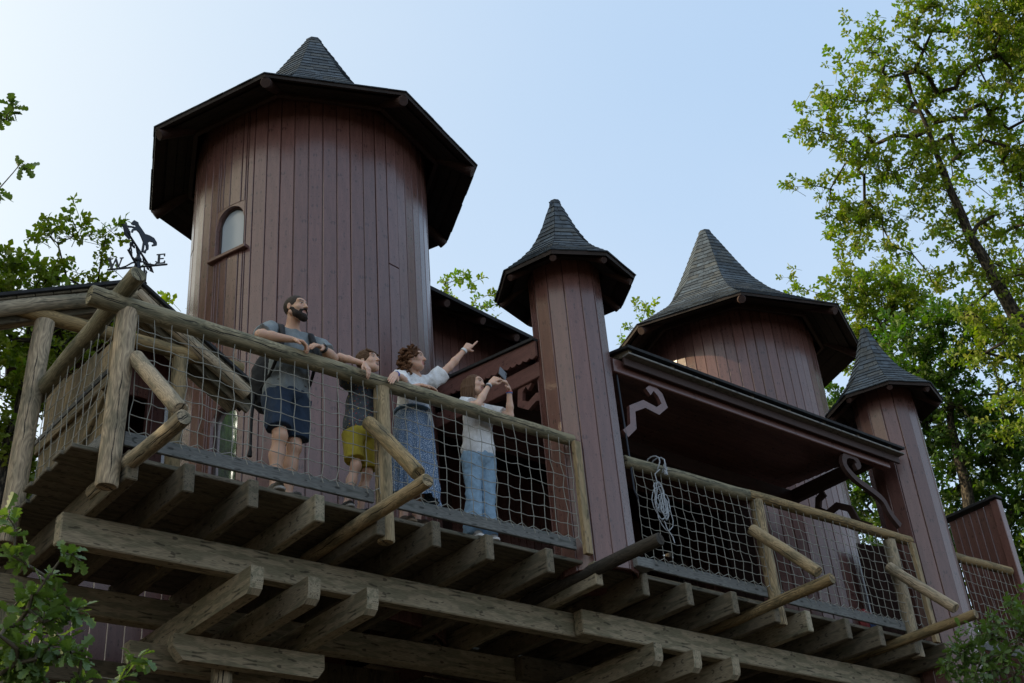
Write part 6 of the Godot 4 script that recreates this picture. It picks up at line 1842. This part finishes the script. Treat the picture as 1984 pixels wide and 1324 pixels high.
# limbs grown from a trunk towards points in the clumps. Returns [positions, parents, radii, tips]
func grow(trunk: Array, radii: Array, clumps: Array, per: float, step: float, tip_r: float, r: RandomNumberGenerator) -> Array:
	var pos := []
	var par := []
	var rad := []
	for i in trunk.size():
		if i == 0:
			pos.append(trunk[0]); par.append(-1); rad.append(radii[0])
		else:
			var n := maxi(1, int((trunk[i] - trunk[i - 1]).length() / step))
			for k in range(1, n + 1):
				var p: Vector3 = (trunk[i - 1] as Vector3).lerp(trunk[i], float(k) / n)
				if k < n: p += Vector3(r.randf_range(-1, 1), 0, r.randf_range(-1, 1)) * step * 0.08
				pos.append(p); par.append(pos.size() - 2); rad.append(lerpf(radii[i - 1], radii[i], float(k) / n))
	var n0 := pos.size()
	var skip := int(n0 * 0.25) if n0 > 6 else 0
	var targets := []
	for c in clumps:
		var cnt := maxi(2, int(per * c[3] * c[3]))
		for k in cnt:
			var d := Vector3(r.randfn(), r.randfn() * 0.85, r.randfn()).normalized()
			targets.append(Vector3(c[0], c[1], c[2]) + d * c[3] * pow(r.randf(), 0.45))
	var tp: Vector3 = trunk[trunk.size() - 1]
	targets.sort_custom(func(a, b): return a.distance_squared_to(tp) < b.distance_squared_to(tp))
	var tips := []
	for t in targets:
		var best := -1
		var bd := 1e9
		for i in range(skip, pos.size()):
			var q: Vector3 = pos[i]
			var d := q.distance_to(t) + 0.12 * maxf(0.0, q.y - t.y)
			if d < bd: bd = d; best = i
		var a: Vector3 = pos[best]
		var L := a.distance_to(t)
		var n := maxi(1, int(L / step))
		var bow := Vector3(r.randf_range(-1, 1), r.randf_range(-0.2, 1.0), r.randf_range(-1, 1)) * L * 0.12
		var prev := best
		for k in range(1, n + 1):
			var u := float(k) / n
			var p: Vector3 = a.lerp(t, u) + bow * sin(PI * u) * (1.0 if k < n else 0.0)
			if k < n: p += Vector3(r.randf_range(-1, 1), r.randf_range(-1, 1), r.randf_range(-1, 1)) * step * 0.16
			pos.append(p); par.append(prev); rad.append(0.0)
			prev = pos.size() - 1
		tips.append(prev)
	# pipe model for what was grown
	var load_ := PackedFloat32Array()
	load_.resize(pos.size())
	for t in tips: load_[t] += 1.0
	for i in range(pos.size() - 1, n0 - 1, -1): load_[par[i]] += load_[i]
	for i in range(n0, pos.size()): rad[i] = tip_r * pow(maxf(load_[i], 1.0), 0.42)
	return [pos, par, rad, tips, n0]

func limbs_into(m: MB, sk: Array, first: int, last: int):
	var pos: Array = sk[0]
	var par: Array = sk[1]
	var rad: Array = sk[2]
	for i in range(maxi(first, 1), last):
		var p: int = par[i]
		if p < 0: continue
		var a: Vector3 = pos[p]
		var b: Vector3 = pos[i]
		if a.distance_to(b) < 0.001: continue
		var ra: float = minf(rad[p], rad[i] * 1.6)
		var sides := 9 if rad[i] > 0.05 else (6 if rad[i] > 0.018 else 4)
		tube_into(m, [a - (b - a) * 0.06, a.lerp(b, 0.5), b + (b - a) * 0.04], [ra, (ra + rad[i]) * 0.5, rad[i]], sides, false, 0.6)

func tree(called: String, label: String, group: String, trunk: Array, radii: Array, clumps: Array, per: float, sprays: int, leaf_len: float, mat: Material, seed_: int, step := 0.4, tip_r := 0.007, spread := 0.32) -> Node3D:
	var r := RandomNumberGenerator.new()
	r.seed = seed_
	var o := thing(called, label, "tree", trunk[0], group)
	var sk := grow(trunk, radii, clumps, per, step, tip_r, r)
	var tm := MB.new()
	limbs_into(tm, sk, 1, sk[4])
	put(o, "trunk", tm.mesh(), M.bark)
	var lm := MB.new()
	limbs_into(lm, sk, sk[4], sk[0].size())
	if lm.v.size(): put(o, "branches", lm.mesh(), M.bark).set_meta("kind", "stuff")
	var tips: Array = sk[3]
	var per_var := []
	for v in 3: per_var.append([])
	for t in tips:
		var b: Vector3 = sk[0][t]
		var back: Vector3 = b - sk[0][sk[1][t]]
		for k in sprays:
			var d := (back.normalized() * 0.9 + Vector3(r.randfn(), r.randfn() * 0.7 + 0.25, r.randfn())).normalized()
			var p := b + Vector3(r.randfn(), r.randfn() * 0.8, r.randfn()) * spread * 0.5
			if k == 0: p = b - d * 0.08
			var bs := leaf_dir(d, Vector3(r.randfn() * 0.5, 1.0, r.randfn() * 0.5)) * Basis(Vector3(1, 0, 0), r.randf_range(-0.7, 0.7))
			var f := r.randf_range(0.72, 1.25)
			var yel := r.randf_range(0.0, 1.0)
			per_var[r.randi() % 3].append([Transform3D(bs.scaled(Vector3.ONE * r.randf_range(0.8, 1.25)), p), Color(f * lerpf(0.85, 1.2, yel), f, f * lerpf(1.05, 0.7, yel))])
	for v in 3:
		var mm := MultiMesh.new()
		mm.transform_format = MultiMesh.TRANSFORM_3D
		mm.use_colors = true
		mm.mesh = spray_mesh(r, leaf_len, 8 + v)
		mm.instance_count = per_var[v].size()
		for i in per_var[v].size():
			mm.set_instance_transform(i, Transform3D(per_var[v][i][0].basis, per_var[v][i][0].origin - o.position))
			mm.set_instance_color(i, per_var[v][i][1])
		var mi := MultiMeshInstance3D.new()
		mi.name = numbered(o, "crown")
		mi.multimesh = mm
		mi.material_override = mat
		mi.set_meta("kind", "stuff")
		o.add_child(mi)
	return o

# a near tree whose leaves can be told apart: each leaf a part
func leafy_branch(called: String, label: String, category: String, group: String, trunk: Array, radii: Array, clumps: Array, per: float, n_leaf: int, L: float, mats: Array, seed_: int, most: int):
	var r := RandomNumberGenerator.new()
	r.seed = seed_
	var o := thing(called, label, category, trunk[0], group)
	var sk := grow(trunk, radii, clumps, per, 0.09, 0.0022, r)
	var tm := MB.new()
	limbs_into(tm, sk, 1, sk[0].size())
	put(o, "stem", tm.mesh(), M.twig)
	var kinds := []
	for k in 5:
		var m := MB.new()
		leaf_into(m, Transform3D.IDENTITY, 1.0, true, 0.1 + 0.1 * k, -0.05 + 0.07 * k)
		kinds.append(m.mesh())
	var made := 0
	var more := MB.new()
	for t in sk[3]:
		var b: Vector3 = sk[0][t]
		var d0: Vector3 = (b - sk[0][sk[1][t]]).normalized()
		for k in n_leaf:
			var a := TAU * k / n_leaf + r.randf_range(-0.4, 0.4)
			var x := d0.cross(Vector3(0.3, 1, 0.1)).normalized()
			var y := x.cross(d0)
			var d := (d0 * r.randf_range(0.1, 0.9) + (x * cos(a) + y * sin(a)) * 0.9 + Vector3(0, -0.18, 0)).normalized()
			var bs := leaf_dir(d, Vector3(r.randfn() * 0.35, 1.0, r.randfn() * 0.35)) * Basis(Vector3(1, 0, 0), r.randf_range(-0.6, 0.6))
			var p := b - d0 * r.randf_range(0.0, 0.05)
			var xf := Transform3D(bs.scaled(Vector3.ONE * L * r.randf_range(0.65, 1.2)), p)
			if made < most: put(o, "leaf", kinds[r.randi() % 5], mats[r.randi() % mats.size()], xf)
			else: leaf_into(more, xf, 1.0, true, r.randf_range(0.1, 0.5), r.randf_range(-0.05, 0.22))
			made += 1
	if more.v.size():
		put(o, "more_leaves", more.mesh(), mats[1], Transform3D.IDENTITY).set_meta("kind", "stuff")

func leaf_mat(r: float, g: float, b: float, back := Color(0.85, 1.0, 0.22), tinted := true) -> StandardMaterial3D:
	var m := std(lin(r, g, b), 0.55)
	m.vertex_color_use_as_albedo = tinted
	m.backlight_enabled = true
	m.backlight = back
	m.cull_mode = BaseMaterial3D.CULL_DISABLED
	return m

func build_trees():
	var oak := leaf_mat(0.235, 0.295, 0.04)
	var bright := leaf_mat(0.22, 0.28, 0.04)
	var deep := leaf_mat(0.095, 0.17, 0.04)
	tree("oak_tree", "tall oak at the right edge, sunlit crown reaching out over the sky", "trees around the castle",
		[Vector3(19.2, 0, -1.9), Vector3(18.4, 7.0, -1.5), Vector3(16.93, 12.12, -1.22), Vector3(16.2, 13.42, -1.18), Vector3(15.71, 14.18, -1.15), Vector3(15.27, 14.9, -1.02), Vector3(14.9, 15.7, -0.9), Vector3(14.4, 16.6, -0.75)],
		[0.30, 0.22, 0.14, 0.115, 0.09, 0.07, 0.05, 0.025], OAK_CROWN, 36.0, 6, 0.10, oak, 101, 0.32, 0.0065, 0.32)
	tree("slender_tree", "yellow green sunlit tree top rising behind the second round tower", "trees around the castle",
		[Vector3(20.5, 0, -6.2), Vector3(20.1, 8.0, -5.9), Vector3(19.7, 14.0, -5.6), Vector3(19.6, 16.0, -5.5)], [0.22, 0.17, 0.09, 0.03], BACK_LIT, 34.0, 6, 0.125, bright, 102, 0.35, 0.006, 0.4)
	tree("dense_tree", "dense dark green tree filling the gap behind the right turret", "trees around the castle",
		[Vector3(19.8, 0, -5.0), Vector3(19.3, 6.0, -4.6), Vector3(18.9, 10.0, -4.4), Vector3(18.7, 13.4, -4.0)], [0.3, 0.24, 0.15, 0.05], BACK_DARK, 36.0, 6, 0.125, deep, 103, 0.4, 0.0065, 0.5)
	tree("maple_tree", "leafy green tree at the left behind the gabled log shelter", "trees around the castle",
		[Vector3(1.25, 0, -7.0), Vector3(1.05, 6.0, -6.1), Vector3(0.97, 8.0, -5.5), Vector3(0.9, 9.3, -4.9)], [0.2, 0.16, 0.10, 0.035], LEFT_TREE, 85.0, 4, 0.09, bright, 104, 0.22, 0.005, 0.18)
	var hid := [[7.5, 11.5, -11.0, 1.5], [9.5, 12.3, -10.5, 1.5], [5.5, 11.0, -10.8, 1.4], [10.3, 14.0, -10.3, 0.9], [5.8, 11.3, -8.7, 1.3], [5.0, 11.4, -6.9, 0.9], [4.4, 12.4, -10.6, 1.4], [8.3, 13.2, -11.2, 1.1]]
	tree("tall_tree", "sunlit tree top peeping over the dark eave between the first tower and the middle turret", "trees around the castle",
		[Vector3(9.4, 0, -11.2), Vector3(9.6, 8.0, -10.8), Vector3(10.0, 13.0, -10.2), Vector3(10.5, 15.6, -9.7)], [0.28, 0.2, 0.1, 0.025], PEEK_A + hid, 22.0, 6, 0.12, bright, 105, 0.4, 0.006, 0.42)
	tree("thin_tree", "small tuft of leaves just left of the second tower roof", "trees around the castle",
		[Vector3(14.6, 0, -8.6), Vector3(14.5, 9.0, -8.4), Vector3(14.3, 15.5, -8.0)], [0.14, 0.1, 0.012], PEEK_B, 60.0, 4, 0.115, bright, 106, 0.4, 0.005, 0.22)
	# outside the frame on the left: what shades the castle from the low sun
	var shade := [[-5.0, 9.5, -8.8, 1.9], [-3.4, 11.0, -8.0, 1.6], [-7.2, 10.6, -8.2, 1.5], [-6.0, 11.6, -9.4, 1.8], [-3.4, 9.6, -7.0, 1.0], [-4.2, 13.6, -8.6, 1.6], [-5.2, 7.2, -8.0, 1.5], [-2.9, 8.6, -8.2, 1.4], [-7.0, 9.0, -7.4, 1.6], [-2.6, 6.4, -7.6, 1.1], [-2.6, 13.2, -9.6, 1.4], [-6.0, 6.8, -3.4, 1.4], [-6.4, 9.4, -4.3, 1.5], [-5.4, 5.2, -2.4, 1.0], [-4.6, 10.0, -5.4, 1.5], [-5.5, 12.4, -6.2, 1.8], [-3.8, 15.8, -10.6, 1.8], [-6.2, 15.5, -10.3, 2.0], [-8.0, 13.0, -7.0, 1.9], [-4.6, 17.8, -10.2, 1.6], [-7.5, 16.8, -8.8, 1.9], [-6.6, 7.6, -5.6, 1.5]]
	tree("shade_tree", "broad tree outside the left edge that keeps the low sun off the deck", "trees around the castle",
		[Vector3(-5.6, 0, -8.2), Vector3(-5.4, 6.0, -8.2), Vector3(-5.1, 11.0, -8.4), Vector3(-4.9, 15.0, -9.2)], [0.35, 0.28, 0.16, 0.05], shade, 10.0, 16, 0.2, deep, 107, 0.6, 0.009, 0.9)
	var near_mats := []
	for k in 4: near_mats.append(leaf_mat(0.05 + 0.010 * k, 0.088 + 0.014 * k, 0.026, Color(0.34, 0.45, 0.12), false))
	leafy_branch("oak_sapling", "young oak with big lobed leaves in front of the beams at the lower left corner", "sapling", "",
		[Vector3(-2.0, 0, 3.6), Vector3(-1.85, 1.6, 3.4), Vector3(-1.62, 2.7, 3.15), Vector3(-1.5, 3.1, 3.1)], [0.02, 0.016, 0.01, 0.006],
		[[-1.53, 3.52, 3.12, 0.05], [-1.50, 3.38, 3.1, 0.06], [-1.30, 3.40, 3.14, 0.05], [-1.37, 3.30, 3.05, 0.09], [-1.40, 3.18, 3.03, 0.11], [-1.24, 3.23, 3.1, 0.06], [-1.28, 3.10, 3.05, 0.10], [-1.42, 3.05, 3.0, 0.10], [-1.30, 2.98, 3.0, 0.08], [-1.02, 3.08, 3.14, 0.045], [-1.04, 2.99, 3.1, 0.05], [-1.17, 2.97, 3.05, 0.06], [-1.45, 2.95, 2.95, 0.08]], 1300.0, 6, 0.066, near_mats, 201, 290)
	leafy_branch("overhanging_oak", "oak outside the left edge whose two leafy twig tips reach into the sky", "tree", "",
		[Vector3(-4.6, 0, 0.2), Vector3(-4.2, 4.5, 0.8), Vector3(-3.0, 5.9, 1.6), Vector3(-2.0, 6.0, 2.0)], [0.16, 0.11, 0.035, 0.008],
		EDGE_TWIG + [[-1.72, 6.05, 2.15, 0.05], [-1.75, 5.85, 2.0, 0.05], [-1.64, 5.8, 2.0, 0.04]], 900.0, 5, 0.075, near_mats, 202, 90)
	leafy_branch("bush", "bush of small oak leaves below the right turret at the lower right edge", "bush", "",
		[Vector3(7.2, 0, 2.3), Vector3(7.05, 2.2, 2.2), Vector3(6.95, 4.0, 2.1), Vector3(6.92, 4.45, 2.1)], [0.03, 0.022, 0.014, 0.008],
		LOW_BUSH + [[6.7, 4.3, 1.9, 0.2], [6.95, 4.2, 2.2, 0.25], [6.75, 4.45, 1.75, 0.15]], 420.0, 6, 0.08, near_mats, 203, 295)
